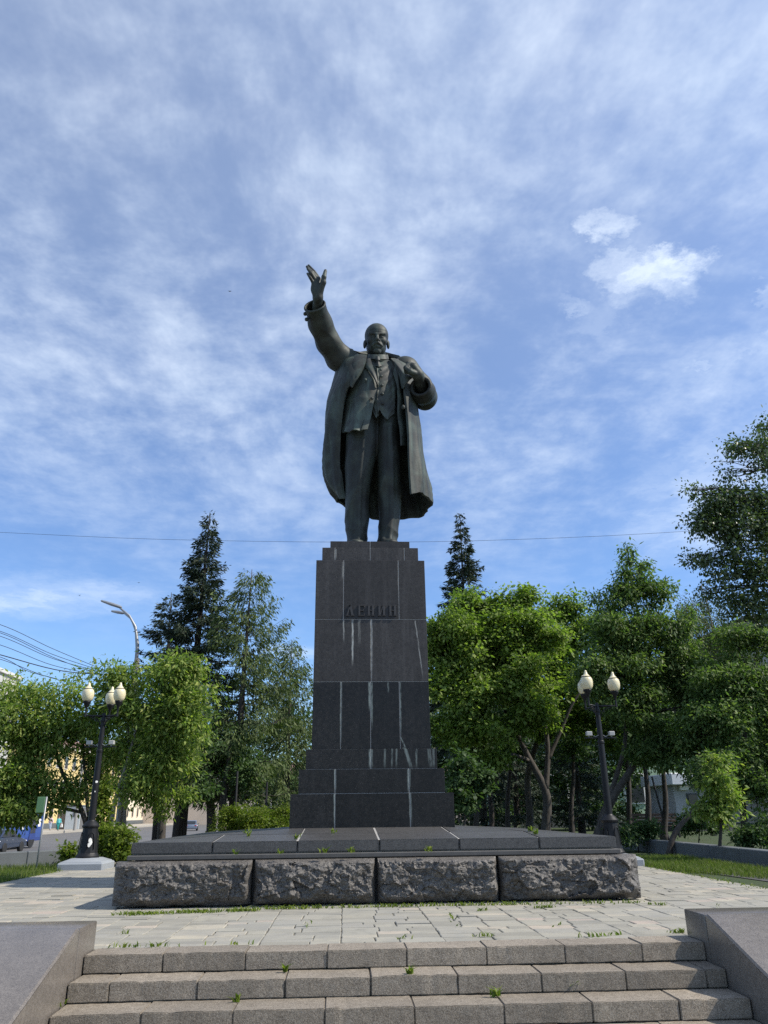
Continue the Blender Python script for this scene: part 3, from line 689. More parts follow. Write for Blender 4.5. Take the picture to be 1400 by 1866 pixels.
# trousers -------------------------------------------------------
def leg_tab(rows):
    out = []
    for z, a, b, yc, hd in rows:
        xa, xb = column(a, z, yc), column(b, z, yc); out.append((z, (xa + xb) / 2, (xb - xa) / 2, yc, hd))
    return out
LEG_R = leg_tab([(6.135, 630, 671, 14.93, 0.31), (6.40, 630, 671, 14.95, 0.29), (6.88, 628.5, 672, 14.98, 0.30), (7.30, 628, 674, 14.98, 0.33), (7.64, 628.5, 677, 14.95, 0.36), (8.13, 629, 684, 14.94, 0.39), (8.60, 630, 691, 14.95, 0.42), (9.1, 631, 692, 14.97, 0.44), (9.5, 634, 692, 14.98, 0.44)])
LEG_L = leg_tab([(6.135, 686, 726.5, 14.90, 0.31), (6.40, 687, 726.5, 14.92, 0.29), (6.88, 689, 731, 14.92, 0.30), (7.30, 689, 731, 14.93, 0.33), (7.64, 688, 731, 14.90, 0.36), (8.13, 687, 730, 14.92, 0.39), (8.60, 685, 728, 14.95, 0.42), (9.1, 684, 730, 14.97, 0.44), (9.5, 684, 730, 14.98, 0.44)])
def trousers(X, Y, Z):
    a = loft(X, Y, Z, LEG_R, 2.3); b = loft(X, Y, Z, LEG_L, 2.3)
    low = np.clip((7.4 - Z) / 1.2, 0, 1); 
    cre = lambda t: 1.0 - 2.0 * np.abs(np.sin(t)) ** 0.7
    wr = 0.015 * cre(Z * 6 + X * 4 + 1.2 * np.sin(Z * 4)) * low + 0.018 * cre(Z * 2.6 - X * 6.5 + 1.0) * np.clip((8.9 - Z) / 1.5, 0.25, 1)
    d = smin(a, b, 0.05) - wr
    # pressed creases down the front of each leg
    for tab, sg in ((LEG_R, 1), (LEG_L, 1)):
        t = np.array(sorted(tab)); cx_ = np.interp(Z[0, 0, :], t[:, 0], t[:, 1])[None, None, :]; yf = np.interp(Z[0, 0, :], t[:, 0], t[:, 3] - t[:, 4])[None, None, :]
        ridge = np.sqrt((X - cx_ - 0.03) ** 2 + (Y - yf - 0.03) ** 2) - 0.05; d = smin(d, np.maximum(ridge, np.maximum(6.2 - Z, Z - 8.9)), 0.05)
    return d
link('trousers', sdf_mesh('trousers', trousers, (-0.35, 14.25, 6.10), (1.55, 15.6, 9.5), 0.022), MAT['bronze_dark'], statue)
for tab, dx in ((LEG_R, -0.02), (LEG_L, 0.05)):
    c = tab[0]; x, y = c[1], c[3]
    sh = lambda X, Y, Z: np.maximum(smin(smin(ell(X, Y, Z, (x, y - 0.02, FZ + 0.08), (0.19, 0.32, 0.14)), ell(X, Y, Z, (x + dx, y - 0.24, FZ + 0.05), (0.18, 0.27, 0.10)), 0.08), ell(X, Y, Z, (x, y + 0.22, FZ + 0.09), (0.17, 0.18, 0.15)), 0.06), FZ - Z)
    link('shoe', sdf_mesh('shoe', sh, (x - 0.4, y - 0.8, FZ - 0.02), (x + 0.4, y + 0.5, FZ + 0.35), 0.02), MAT['bronze'], statue)

# torso under the clothes -----------------------------------------
xc = lambda px, z, Y=15.0: column(px, z, Y)
def torso(X, Y, Z):
    c = xc(686, 10)
    d = loft(X, Y, Z, [(9.15, c, 0.54, 14.98, 0.36), (9.4, c, 0.58, 14.98, 0.42), (9.7, c, 0.63, 14.97, 0.50), (10.1, c + 0.02, 0.72, 15.0, 0.46), (10.38, c + 0.02, 0.72, 15.06, 0.36), (10.58, c + 0.03, 0.56, 15.10, 0.26), (10.74, c + 0.02, 0.26, 15.10, 0.20)], 2.3)
    return d - 0.02
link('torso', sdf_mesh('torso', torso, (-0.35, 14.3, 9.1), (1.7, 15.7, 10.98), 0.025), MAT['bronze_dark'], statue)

wf = lambda u, v: 0.008 * np.sin(v * 44 + 3.0 * np.abs(u - 0.42) * 6) * np.exp(-((u - 0.5) / 0.45) ** 2) * (v > 0.12) - 0.018 * np.exp(-((u - 0.34) / 0.012) ** 2)
waist = surface('waistcoat', [rowz(10.74, [(675, 14.66), (689, 14.60), (708, 14.66)]), rowz(10.50, [(676, 14.56), (691, 14.46), (717, 14.56)]), rowz(10.26, [(676, 14.52), (693, 14.42), (721, 14.52)]),
    rowz(9.95, [(676, 14.50), (693, 14.39), (721, 14.50)]), rowz(9.63, [(674, 14.50), (692, 14.40), (720, 14.50)]),
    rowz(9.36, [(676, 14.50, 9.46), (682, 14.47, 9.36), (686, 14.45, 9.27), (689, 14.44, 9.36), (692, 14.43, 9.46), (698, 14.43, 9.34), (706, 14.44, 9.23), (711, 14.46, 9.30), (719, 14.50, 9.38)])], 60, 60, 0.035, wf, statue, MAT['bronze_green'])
for px, py in ((694, 673.5), (695, 685.5), (696.5, 702), (697, 717.5), (697.5, 735)):
    p = at(px, py, 14.385); link('button', B().ball((p.x, p.y, p.z), 0.034, 2, (1, 0.55, 1)).mesh('button', True), MAT['bronze'], waist)

# jacket -----------------------------------------------------------
jf = lambda u, v: 0.020 * np.sin(u * 11 + v * 6) * v + 0.010 * (1 - 2 * np.abs(np.sin(v * 8 - u * 6)) ** 0.7) * np.clip(1.2 - v, 0, 1) - 0.03 * np.exp(-((v - 0.60) / 0.03) ** 2) * np.exp(-((u - 0.45) / 0.3) ** 2) + 0.05 * np.sin(u * 16 + 0.8) * np.clip(v - 0.75, 0, 1) * 3 * (u < .8)
jacket = surface('jacket', [rowz(10.76, [(646, 14.86), (660, 14.70), (671, 14.66)]), rowz(10.62, [(642, 14.76), (660, 14.53), (675, 14.52)]), rowz(10.26, [(636, 14.80), (656, 14.46), (676, 14.40), (688, 14.44)]), rowz(9.98, [(632, 14.84), (652, 14.43), (674, 14.36), (688.5, 14.40)]),
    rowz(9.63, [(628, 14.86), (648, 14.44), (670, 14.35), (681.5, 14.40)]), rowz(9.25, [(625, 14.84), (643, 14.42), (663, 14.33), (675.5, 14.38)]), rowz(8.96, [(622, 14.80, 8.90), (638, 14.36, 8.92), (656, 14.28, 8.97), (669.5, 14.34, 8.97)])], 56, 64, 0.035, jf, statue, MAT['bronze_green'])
surface('jacket', [rowz(10.74, [(707, 14.64), (716, 14.62), (730, 14.80)]), rowz(10.45, [(716, 14.50), (723, 14.44), (738, 14.70)]), rowz(10.10, [(723, 14.38), (728, 14.38), (742, 14.68)]), rowz(9.98, [(725.5, 14.36), (730, 14.40), (742, 14.70)]),
    rowz(9.63, [(726.5, 14.37), (731, 14.44), (742, 14.72)]), rowz(9.1, [(729, 14.38), (734, 14.46), (746, 14.75)]), rowz(8.60, [(733.5, 14.40), (737.5, 14.50), (748, 14.76)])], 30, 60, 0.035, lambda u, v: 0.012 * np.sin(v * 20), statue)
# jacket lapel
surface('lapel', [rowz(0, [(664, 14.55, 10.76), (669, 14.47, 10.78), (675, 14.48, 10.80)]), rowz(0, [(663.5, 14.45, 10.62), (671, 14.38, 10.60), (680, 14.38, 10.58)]), rowz(0, [(674, 14.36, 10.42), (680, 14.32, 10.38), (686, 14.34, 10.34)]),
    rowz(0, [(684, 14.33, 10.20), (687, 14.31, 10.16), (690, 14.34, 10.10)]), rowz(0, [(686, 14.36, 10.12), (687.5, 14.35, 10.10), (689.5, 14.37, 10.05)])], 16, 30, 0.04, None, jacket)
for px, py in ((666, 692), (678, 726)):
    p = at(px, py, 14.34); link('button', B().ball((p.x, p.y, p.z), 0.035, 2, (1, 0.6, 1)).mesh('button', True), MAT['bronze'], jacket)

# shirt collar and tie ----------------------------------------------
surface('shirt_collar', [rowz(10.90, [(671, 14.78), (677, 14.64), (689, 14.58), (700, 14.63), (707, 14.78)]), rowz(10.78, [(669, 14.76), (676, 14.60), (689, 14.53), (702, 14.59), (709, 14.76)])], 30, 8, 0.03, None, statue)
tie = surface('tie', [rowz(0, [(684.5, 14.52, 10.84), (688.5, 14.48, 10.85), (692, 14.52, 10.84)]), rowz(0, [(684.5, 14.47, 10.77), (688.5, 14.44, 10.77), (693, 14.47, 10.76)]), rowz(0, [(686.5, 14.49, 10.71), (689, 14.46, 10.70), (691.5, 14.49, 10.71)]), rowz(0, [(684, 14.49, 10.60), (690, 14.45, 10.58), (696, 14.49, 10.60)])], 14, 22, 0.03, None, statue)

# overcoat ------------------------------------------------------------
def crease(x): return 1.0 - 2.0 * np.abs(np.sin(x)) ** 0.7      # rounded valleys between sharp ridges
def coat_fold(u, v):
    a = np.clip(v * 1.25, 0, 1); env = 0.35 + 0.65 * np.sin(np.pi * np.clip(u, 0.02, 0.98)) ** 0.7
    f = 0.045 * a * crease(u * 21 + 0.9 * np.sin(v * 4)) + 0.022 * a * crease(u * 43 + 2.2 + 0.6 * np.sin(v * 6)) + 0.02 * a * np.sin(u * 33)
    f = f * env + 0.014 * crease(v * 9 + u * 13) * (1 - a * 0.75)
    return f
coat_rows = [
    rowz(0, [(668, 14.66, 10.83), (655, 14.74, 10.86), (646, 14.95, 10.87), (652, 15.25, 10.92), (686, 15.42, 10.98), (716, 15.30, 10.88), (728, 15.0, 10.78), (722, 14.74, 10.74), (711, 14.64, 10.76)]),
    rowz(0, [(666, 14.47, 10.68), (647, 14.52, 10.70), (629, 14.80, 10.72), (628, 15.25, 10.72), (686, 15.62, 10.74), (742, 15.40, 10.60), (754, 15.05, 10.52), (744, 14.66, 10.52), (727, 14.46, 10.50)]),
    rowz(0, [(652, 14.32, 10.30), (636, 14.40, 10.30), (617, 14.80, 10.30), (618, 15.30, 10.30), (686, 15.70, 10.30), (748, 15.45, 10.26), (758, 15.05, 10.22), (751, 14.60, 10.18), (735, 14.36, 10.12)]),
    rowz(9.63, [(633, 14.50), (620, 14.60), (598.5, 15.00), (612, 15.50), (686, 15.74), (745, 15.55), (757.5, 15.05), (750, 14.55), (734.5, 14.34)]),
    rowz(8.88, [(622.5, 14.78), (611, 14.82), (593.5, 15.10), (608, 15.60), (686, 15.80), (750, 15.62), (764.5, 15.10), (757, 14.60), (740.5, 14.36)]),
    rowz(8.13, [(621, 14.95), (608, 14.98), (591, 15.22), (606, 15.66), (686, 15.86), (754, 15.68), (773, 15.16), (763, 14.62), (743.5, 14.38)]),
    rowz(7.66, [(624, 15.00), (614, 15.02), (600, 15.20, 7.75), (612, 15.6, 7.72), (686, 15.88), (758, 15.72), (779.5, 15.20), (768, 14.66), (746, 14.40)]),
    rowz(7.28, [(629, 15.02, 7.32), (624, 15.06, 7.36), (615, 15.20, 7.50), (625, 15.55, 7.42), (686, 15.86, 7.18), (758, 15.74, 7.20), (784, 15.26, 7.25), (771, 14.70, 7.34), (748.5, 14.42, 7.20)])]
coat = surface('overcoat', drop(coat_rows[:3]) + coat_rows[3:], 150, 110, 0.05, coat_fold, statue, None, False)
# standing collar round the neck and the lapel pulled forward by the fist
surface('coat_collar', [rowz(0, [(643, 14.80, 11.03), (647, 15.10, 10.98), (660, 15.30, 10.92), (690, 15.40, 10.86), (712, 15.26, 10.84), (728, 14.95, 10.80), (744, 14.58, 10.64)]),
    rowz(0, [(641, 14.82, 10.93), (645, 15.16, 10.88), (660, 15.42, 10.82), (690, 15.50, 10.78), (716, 15.36, 10.78), (733, 15.0, 10.72), (749, 14.62, 10.54)]), rowz(0, [(648, 14.84, 10.80), (650, 15.2, 10.76), (664, 15.44, 10.70), (690, 15.52, 10.68), (714, 15.38, 10.68), (731, 15.0, 10.62), (745, 14.66, 10.46)])], 60, 16, 0.05, None, coat)
surface('lapel', [rowz(0, [(712, 14.62, 10.74), (719, 14.52, 10.72), (728, 14.56, 10.70)]), rowz(0, [(722, 14.46, 10.50), (731, 14.36, 10.50), (741, 14.42, 10.46)]), rowz(0, [(728, 14.36, 10.32), (738, 14.26, 10.36), (751.5, 14.30, 10.32)]),
    rowz(0, [(730, 14.32, 10.16), (737, 14.24, 10.18), (746, 14.28, 10.22)]), rowz(0, [(732, 14.32, 10.02), (735, 14.27, 10.02), (738, 14.30, 10.06)])], 24, 36, 0.04, None, coat)
surface('lapel', [rowz(0, [(643, 14.70, 10.86), (655, 14.58, 10.90), (669, 14.56, 10.88)]), rowz(0, [(634, 14.56, 10.66), (650, 14.40, 10.70), (667, 14.40, 10.72)]), rowz(0, [(630, 14.50, 10.44), (644, 14.34, 10.46), (660, 14.32, 10.46)]), rowz(0, [(634, 14.40, 10.26), (642, 14.30, 10.24), (651, 14.30, 10.24)]), rowz(0, [(638, 14.40, 10.06), (640, 14.34, 10.04), (643, 14.36, 10.02)])], 26, 40, 0.035, None, coat)
for px, py, Y in ((759, 751, 15.02), (763.5, 788, 15.06), (735, 742, 14.30)):
    p = at(px, py, Y); link('button', B().ball((p.x, p.y, p.z), 0.05, 2, (0.8, 0.8, 1.1)).mesh('button', True), MAT['bronze'], coat)

# raised arm: sleeve, cuff opening, hand -----------------------------------
def pts3(lst): return [tuple(at(px, py, Y)) for px, py, Y in lst]
RS = pts3([(648, 672, 15.05), (618, 652, 14.92), (598, 625, 14.62), (584.5, 590, 14.28), (573.5, 556, 13.86)])
def sleeve_r(X, Y, Z):
    d = chain(X, Y, Z, RS, [0.32, 0.280, 0.248, 0.240, 0.236], 0.16)
    a, b = np.array(RS[-2]), np.array(RS[-1]); ax = (b - a) / np.linalg.norm(b - a)
    s = (X - b[0]) * ax[0] + (Y - b[1]) * ax[1] + (Z - b[2]) * ax[2]
    wr = 0.003 * np.sin(s * 14 + X * 12 + Z * 5) * np.clip((-s - 0.6) / 0.6, 0, 1) + 0.010 * (1 - 2 * np.abs(np.sin(s * 2.2 + X * 7 - Y * 5)) ** 0.7) * np.clip(-s / 0.6, 0, 1)
    d = np.maximum(d - wr, s)
    inner = cap(X, Y, Z, tuple(b - ax * 0.42), tuple(b + ax * 0.3), 0.195, 0.215)
    d = np.maximum(d, -inner)
    rim = np.abs(np.sqrt(np.maximum((X - b[0]) ** 2 + (Y - b[1]) ** 2 + (Z - b[2]) ** 2 - s * s, 0)) - 0.225); ring = np.sqrt(rim ** 2 + (s + 0.02) ** 2) - 0.022
    return smin(d, ring, 0.02)
def bounds(pts, pad): P = np.array(pts); return tuple(P.min(0) - pad), tuple(P.max(0) + pad)
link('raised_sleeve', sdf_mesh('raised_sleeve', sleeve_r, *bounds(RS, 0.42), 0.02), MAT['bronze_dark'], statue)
for px, py in ((556.5, 572), (559, 582)):
    p = at(px, py, 14.02); link('button', B().ball((p.x, p.y, p.z), 0.045, 2).mesh('button', True), MAT['bronze'], statue)
HY = 13.66
wrist0, wrist1 = at(578, 578, 14.14), at(579.5, 543, 13.74)
FING = [((582.5, 510, HY), (572.5, 495.5, HY - 0.04), (562.6, 484.0, HY + 0.02)), ((578, 508.5, HY - 0.03), (568.5, 496.5, HY - 0.08), (559.6, 486.0, HY - 0.03)), ((575.0, 511.0, HY - 0.05), (568.0, 499.5, HY - 0.11), (560.8, 489.8, HY - 0.08)), ((571.5, 516.5, HY - 0.05), (565.8, 506.5, HY - 0.12), (560.4, 498.5, HY - 0.10))]
THUMB = ((583, 531, HY), (589.5, 515, HY - 0.10), (590.5, 505, HY - 0.14), (593.3, 493.5, HY - 0.10))
def hand_r(X, Y, Z):
    w0, w1 = tuple(wrist0), tuple(wrist1); d = cap(X, Y, Z, w0, w1, 0.120, 0.100)
    for f in FING: d = smin(d, cap(X, Y, Z, w1, tuple(at(*f[0])), 0.085, 0.046), 0.05)
    d = smin(d, ell(X, Y, Z, tuple(at(577, 527, HY)), (0.125, 0.070, 0.16)), 0.05)
    d = smin(d, cap(X, Y, Z, w1, tuple(at(*THUMB[1])), 0.075, 0.05), 0.05)
    for f, r in zip(FING, (0.041, 0.041, 0.039, 0.034)):
        q = [tuple(at(*v)) for v in f]; d = smin(d, chain(X, Y, Z, q, [r * 1.12, r, r * 0.70], 0.006), 0.012)
    q = [tuple(at(*v)) for v in THUMB]; d = smin(d, chain(X, Y, Z, q, [0.060, 0.054, 0.050, 0.036], 0.03), 0.035)
    return d
allp = [tuple(at(*v)) for f in FING for v in f] + [tuple(at(*v)) for v in THUMB] + [tuple(wrist0), tuple(wrist1)]
link('raised_hand', sdf_mesh('raised_hand', hand_r, *bounds(allp, 0.2), 0.0125), MAT['bronze'], statue)

# bent arm gripping the lapel ---------------------------------------------------
LS = pts3([(738, 676, 15.02), (764, 704, 15.04), (775, 724, 14.94), (771, 714, 14.56), (766.5, 704, 14.34)])
def sleeve_l(X, Y, Z):
    d = chain(X, Y, Z, LS, [0.34, 0.285, 0.262, 0.255, 0.235], 0.10)
    a, b = np.array(LS[-2]), np.array(LS[-1]); ax = (b - a) / np.linalg.norm(b - a)
    s = (X - b[0]) * ax[0] + (Y - b[1]) * ax[1] + (Z - b[2]) * ax[2]
    near = np.sqrt((X - b[0]) ** 2 + (Y - b[1]) ** 2 + (Z - b[2]) ** 2) - 0.6
    wr = 0.010 * (1 - 2 * np.abs(np.sin(Z * 6 + X * 3 + Y * 4)) ** 0.7) * np.clip(-s / 0.5, 0, 1)
    d = np.maximum(d - wr, np.where(near < 0, s, -1))
    inner = cap(X, Y, Z, tuple(b - ax * 0.22), tuple(b + ax * 0.3), 0.175, 0.19); d = np.maximum(d, -inner)
    rim = np.abs(np.sqrt(np.maximum((X - b[0]) ** 2 + (Y - b[1]) ** 2 + (Z - b[2]) ** 2 - s * s, 0)) - 0.21); ring = np.sqrt(rim ** 2 + (s + 0.02) ** 2) - 0.03
    return smin(d, ring, 0.03)
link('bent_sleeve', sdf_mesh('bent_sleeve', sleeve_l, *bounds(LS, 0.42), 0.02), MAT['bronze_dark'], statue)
def fist(X, Y, Z):
    wr0, wr1 = tuple(at(769, 706, 14.55)), tuple(at(761.5, 683, 14.24)); d = cap(X, Y, Z, wr0, wr1, 0.13, 0.115)
    kn = tuple(at(753, 669.5, 14.16)); d = smin(d, cap(X, Y, Z, wr1, kn, 0.115, 0.10), 0.06)
    for i, (px, py) in enumerate(((746, 664.5), (750.5, 665), (755, 667.5), (758.5, 671.5))):
        k0 = tuple(at(px, py, 14.16 + 0.015 * i)); k1 = tuple(at(px - 6.5, py + 5.5, 14.10 + 0.01 * i)); k2 = tuple(at(px - 6, py + 14, 14.20))
        d = smin(d, chain(X, Y, Z, [tuple(at(757 + i, 676 + i * 2, 14.18)), k0, k1, k2], [0.062, 0.055, 0.050, 0.042], 0.012), 0.014)
    th = pts3([(757, 681, 14.16), (748, 677, 14.06), (741, 672, 14.06)]); d = smin(d, chain(X, Y, Z, th, [0.066, 0.055, 0.042], 0.02), 0.02)
    return d
fp = pts3([(735, 660, 14.1), (772, 708, 14.6), (738, 690, 14.0)])
link('gripping_hand', sdf_mesh('gripping_hand', fist, *bounds(fp, 0.16), 0.0125), MAT['bronze'], statue)

# head -----------------------------------------------------------------------
HC = Vector((column(686.5, 11.17, 14.86), 14.86, 11.17))
def head(X0, Y0, Z0):
    tl = math.radians(15); X = X0 - HC.x; y, z = Y0 - HC.y, Z0 - HC.z
    Y = y * math.cos(tl) + z * math.sin(tl); Z = -y * math.sin(tl) + z * math.cos(tl)
    A = np.abs(X)
    d = ell(X, Y, Z, (0, 0.06, 0.13), (0.272, 0.34, 0.285)); d = smin(d, ell(X, Y, Z, (0, -0.12, 0.10), (0.225, 0.18, 0.22)), 0.06)
    d = smin(d, ell(X, Y, Z, (0, -0.07, -0.15), (0.208, 0.215, 0.25)), 0.10)
    d = smin(d, ell(A, Y, Z, (0.135, -0.175, -0.075), (0.085, 0.09, 0.075)), 0.06)             # cheekbones
    d = smin(d, cap(A, Y, Z, (0.025, -0.292, 0.050), (0.165, -0.235, 0.085), 0.034, 0.028), 0.035)  # brow
    d = smax(d, -ell(A, Y, Z, (0.098, -0.315, 0.002), (0.066, 0.075, 0.042)), 0.03)            # eye sockets
    d = smin(d, ell(A, Y, Z, (0.098, -0.232, 0.0), (0.052, 0.045, 0.040)), 0.008)
    d = smin(d, cap(A, Y, Z, (0.045, -0.268, 0.022), (0.15, -0.240, 0.015), 0.013, 0.011), 0.008)  # lids
    d = smin(d, cap(A, Y, Z, (0.055, -0.262, -0.030), (0.14, -0.238, -0.022), 0.014, 0.010), 0.01)
    d = smin(d, cap(X, Y, Z, (0, -0.290, 0.035), (0, -0.365, -0.085), 0.030, 0.044), 0.03)      # nose
    d = smin(d, ell(A, Y, Z, (0.043, -0.318, -0.098), (0.032, 0.040, 0.028)), 0.018)
    d = smin(d, ell(X, Y, Z, (0, -0.26, -0.20), (0.115, 0.07, 0.09)), 0.05)
    d = smin(d, cap(A, Y, Z, (0.012, -0.338, -0.150), (0.115, -0.272, -0.205), 0.032, 0.022), 0.015)  # moustache
    d = smax(d, -cap(A, Y, Z, (0.0, -0.345, -0.208), (0.085, -0.290, -0.222), 0.012, 0.008), 0.012)
    d = smin(d, cap(A, Y, Z, (0.0, -0.322, -0.232), (0.05, -0.302, -0.232), 0.024, 0.016), 0.012)
    d = smin(d, ell(X, Y, Z, (0, -0.225, -0.325), (0.085, 0.080, 0.070)), 0.04)                # goatee
    d = smin(d, cap(X, Y, Z, (0, -0.250, -0.31), (0, -0.245, -0.340), 0.045, 0.028), 0.04)
    ear = smax(ell(A - 0.18 * (Y - 0.045), Y, Z, (0.268, 0.045, -0.075), (0.036, 0.068, 0.100)), -ell(A, Y, Z, (0.318, 0.010, -0.06), (0.030, 0.030, 0.050)), 0.02)
    d = smin(d, ear, 0.03)
    d = smin(d, cap(X, Y, Z, (0, 0.08, -0.22), (0, 0.14, -0.62), 0.205, 0.225), 0.06)
    d = smin(d, ell(X, Y, Z, (0, 0.20, -0.10), (0.23, 0.17, 0.16)), 0.08)
    d = d - 0.004 * np.sin(Z * 70) * (Z > 0.12) * (Y < -0.1) * np.clip((0.22 - Z) / 0.1, 0, 1)
    return d
link('head', sdf_mesh('head', head, (HC.x - 0.42, HC.y - 0.5, HC.z - 0.62), (HC.x + 0.42, HC.y + 0.52, HC.z + 0.50), 0.0125), MAT['bronze'], statue)

# ---------------------------------------------------------------- lamp posts
def lamp_post(loc, rot, label, stickers):
    e = empty('lamp_post', loc, label, 'lamp post', 'three-globe lamp posts beside the plinth')
    L = lambda nm, me, m, par=e: link(nm, me, m, par, local=True)
    fb = B(); fb.prism([(-.52, -.50), (.52, -.50), (.52, .50), (-.52, .50)], 'z', -0.05, 0.15, 0.03)
    L('footing', autosmooth(fb.mesh('footing')), MAT['concrete'])
    L('footing_top', autosmooth(B().lathe([(0.66, 0.148), (0.64, 0.17), (0.40, 0.235), (0.30, 0.24)], n=4).mesh('footing_top')), MAT['concrete']).rotation_euler = (0, 0, math.pi / 4)
    L('base', autosmooth(B().lathe([(0.27, 0.22), (0.275, 0.27), (0.245, 0.31), (0.225, 0.34), (0.205, 0.50), (0.185, 0.72), (0.175, 0.88), (0.20, 0.90), (0.205, 0.935), (0.18, 0.96), (0.15, 1.0), (0.115, 1.03)], n=12).mesh('base'), 25), MAT['lampblack'])
    for k in range(4):
        a = k * math.pi / 2 + 0.5; c, s = math.cos(a), math.sin(a); b = B(); arc = [Vector((0.19 * c - q * s, 0.19 * s + q * c, 0)) for q in (-.07, -.07, -.05, 0, .05, .07, .07)]
        zz = (0.42, 0.68, 0.76, 0.79, 0.76, 0.68, 0.42); rr = (0.215, 0.19, 0.185, 0.183, 0.185, 0.19, 0.215)
        b.tube([Vector((p.x / 0.19 * r * 0.98, p.y / 0.19 * r * 0.98, z)) for p, z, r in zip(arc, zz, rr)], 0.010, 5); L('panel_rib', b.mesh('panel_rib', True), MAT['lampblack'])
    L('pole', autosmooth(B().lathe([(0.10, 1.0), (0.105, 1.03), (0.085, 1.06), (0.070, 2.60), (0.082, 2.62), (0.082, 2.66), (0.066, 2.68), (0.055, 3.32), (0.072, 3.34), (0.072, 3.38), (0.05, 3.40), (0.045, 3.50), (0.03, 3.55)], n=14).mesh('pole'), 30), MAT['lampblack'])
    cb = L('crossbar', B().box(-.38, .38, -.02, .02, 2.725, 2.755, 0.004).mesh('crossbar'), MAT['lampblack'])
    for sx in (-1, 1):
        L('floodlight', autosmooth(B().box(sx * .27 - .065, sx * .27 + .065, -.075, .045, 2.785, 2.885, 0.012).mesh('floodlight')), MAT['floodgrey'])
        L('bracket', B().tube([(sx * .27, 0, 2.75), (sx * .27, 0, 2.80)], 0.012, 6).tube([(sx * .20, 0, 2.80), (sx * .12, -.02, 2.765), (sx * .05, -.05, 2.80)], 0.007, 5).mesh('bracket'), MAT['steel'])
    for k in range(3):
        a = rot + k * 2 * math.pi / 3; c, s = math.cos(a), math.sin(a); q = lambda r, z: (r * c, r * s, z)
        arm = B().tube([q(0.0, 3.47), q(0.46, 3.47)], [0.024, 0.018], 6).tube([q(0.05, 3.20), q(0.10, 3.33), q(0.20, 3.41), q(0.33, 3.45)], 0.012, 5)
        for r0, z0, rad in ((0.16, 3.36, 0.055), (0.29, 3.405, 0.04)):
            arm.tube([q(r0 + rad * math.cos(t) * (1 - t / 9), z0 + rad * math.sin(t) * (1 - t / 9)) for t in np.linspace(0, 5.6, 14)], 0.007, 4)
        L('arm', arm.mesh('arm', True), MAT['lampblack'])
        cc = q(0.45, 0)
        L('lamp_holder', autosmooth(B().lathe([(0.028, 3.44), (0.022, 3.52), (0.020, 3.62), (0.032, 3.66), (0.060, 3.72), (0.088, 3.765), (0.098, 3.80), (0.090, 3.825)], (cc[0], cc[1], 0), 14).mesh('lamp_holder'), 30), MAT['lampblack'])
        g = L('globe', B().lathe([(0.085, 3.815), (0.112, 3.84), (0.136, 3.89), (0.147, 3.955), (0.146, 4.02), (0.132, 4.075), (0.102, 4.12)], (cc[0], cc[1], 0), 22).mesh('globe', True), MAT['globe'])
        L('cap', autosmooth(B().lathe([(0.105, 4.122), (0.075, 4.15), (0.042, 4.19), (0.030, 4.235), (0.022, 4.265), (0.008, 4.275)], (cc[0], cc[1], 0), 18).mesh('cap'), 50), MAT['globe'], g)
        L('ring', B().tube([(cc[0] + 0.112 * math.cos(t), cc[1] + 0.112 * math.sin(t), 4.115) for t in np.linspace(0, 2 * math.pi, 20)], 0.008, 5).mesh('ring', True), MAT['lampblack'], g)
    for ang, z, w, h, r in stickers:
        c, s = math.cos(ang), math.sin(ang); pts = []
        for k in range(9):
            t = 2 * math.pi * k / 9; jj = random.uniform(0.7, 1.15); u, v = w * math.cos(t) * jj, h * math.sin(t) * jj; an = ang + u / r
            pts.append((r * math.cos(an), r * math.sin(an), z + v))
        me = pydata('paper_scrap', pts + [(p[0] * 0.985, p[1] * 0.985, p[2]) for p in pts], [list(range(9)), list(range(17, 8, -1))] + [[k, (k + 1) % 9, 9 + (k + 1) % 9, 9 + k] for k in range(9)]); L('paper_scrap', me, MAT['paper'])
    return e
lamp_post((-6.01, 20.1, 0), math.pi / 2, 'black lamp post with three cream globes beside the street, paper scraps on its base', [(-1.2, 0.62, .045, .05, 0.208), (-1.25, 0.52, .04, .05, 0.218), (-1.05, 0.57, .03, .06, 0.212), (-1.1, 1.92, .035, .03, 0.082), (-1.3, 1.70, .012, .02, 0.083)])
lamp_post((6.07, 18.6, 0), -0.2, 'black lamp post with three cream globes in front of the dark park trees', [])

# ---------------------------------------------------------------- low walls
def low_wall(p0, p1, n, h, th, label, mat, zb=-0.3):
    p0, p1 = Vector((*p0, 0)), Vector((*p1, 0)); d = (p1 - p0) / n; t = d.normalized(); s = Vector((-t.y, t.x, 0)) * th
    e = empty('low_wall', p0, label, 'wall')
    for i in range(n):
        a = p0 + d * i + t * 0.004; b = p0 + d * (i + 1) - t * 0.004
        bm = B(); bm.prism([(a.x, a.y), (b.x, b.y), (b.x + s.x, b.y + s.y), (a.x + s.x, a.y + s.y)], 'z', zb, h + random.uniform(-.004, .004), 0.018); link('wall_block', autosmooth(bm.mesh('wall_block')), mat, e)
low_wall((-16.5, 12.6), (-5.9, 23.2), 11, 0.345, 0.30, 'low grey concrete wall between the grass and the street', MAT['wallgrey'])
low_wall((8.35, 8.5), (9.0, 27.5), 12, 0.33, -0.34, 'low grey stone wall along the park lawn behind the grass strip', MAT['wallgrey'])

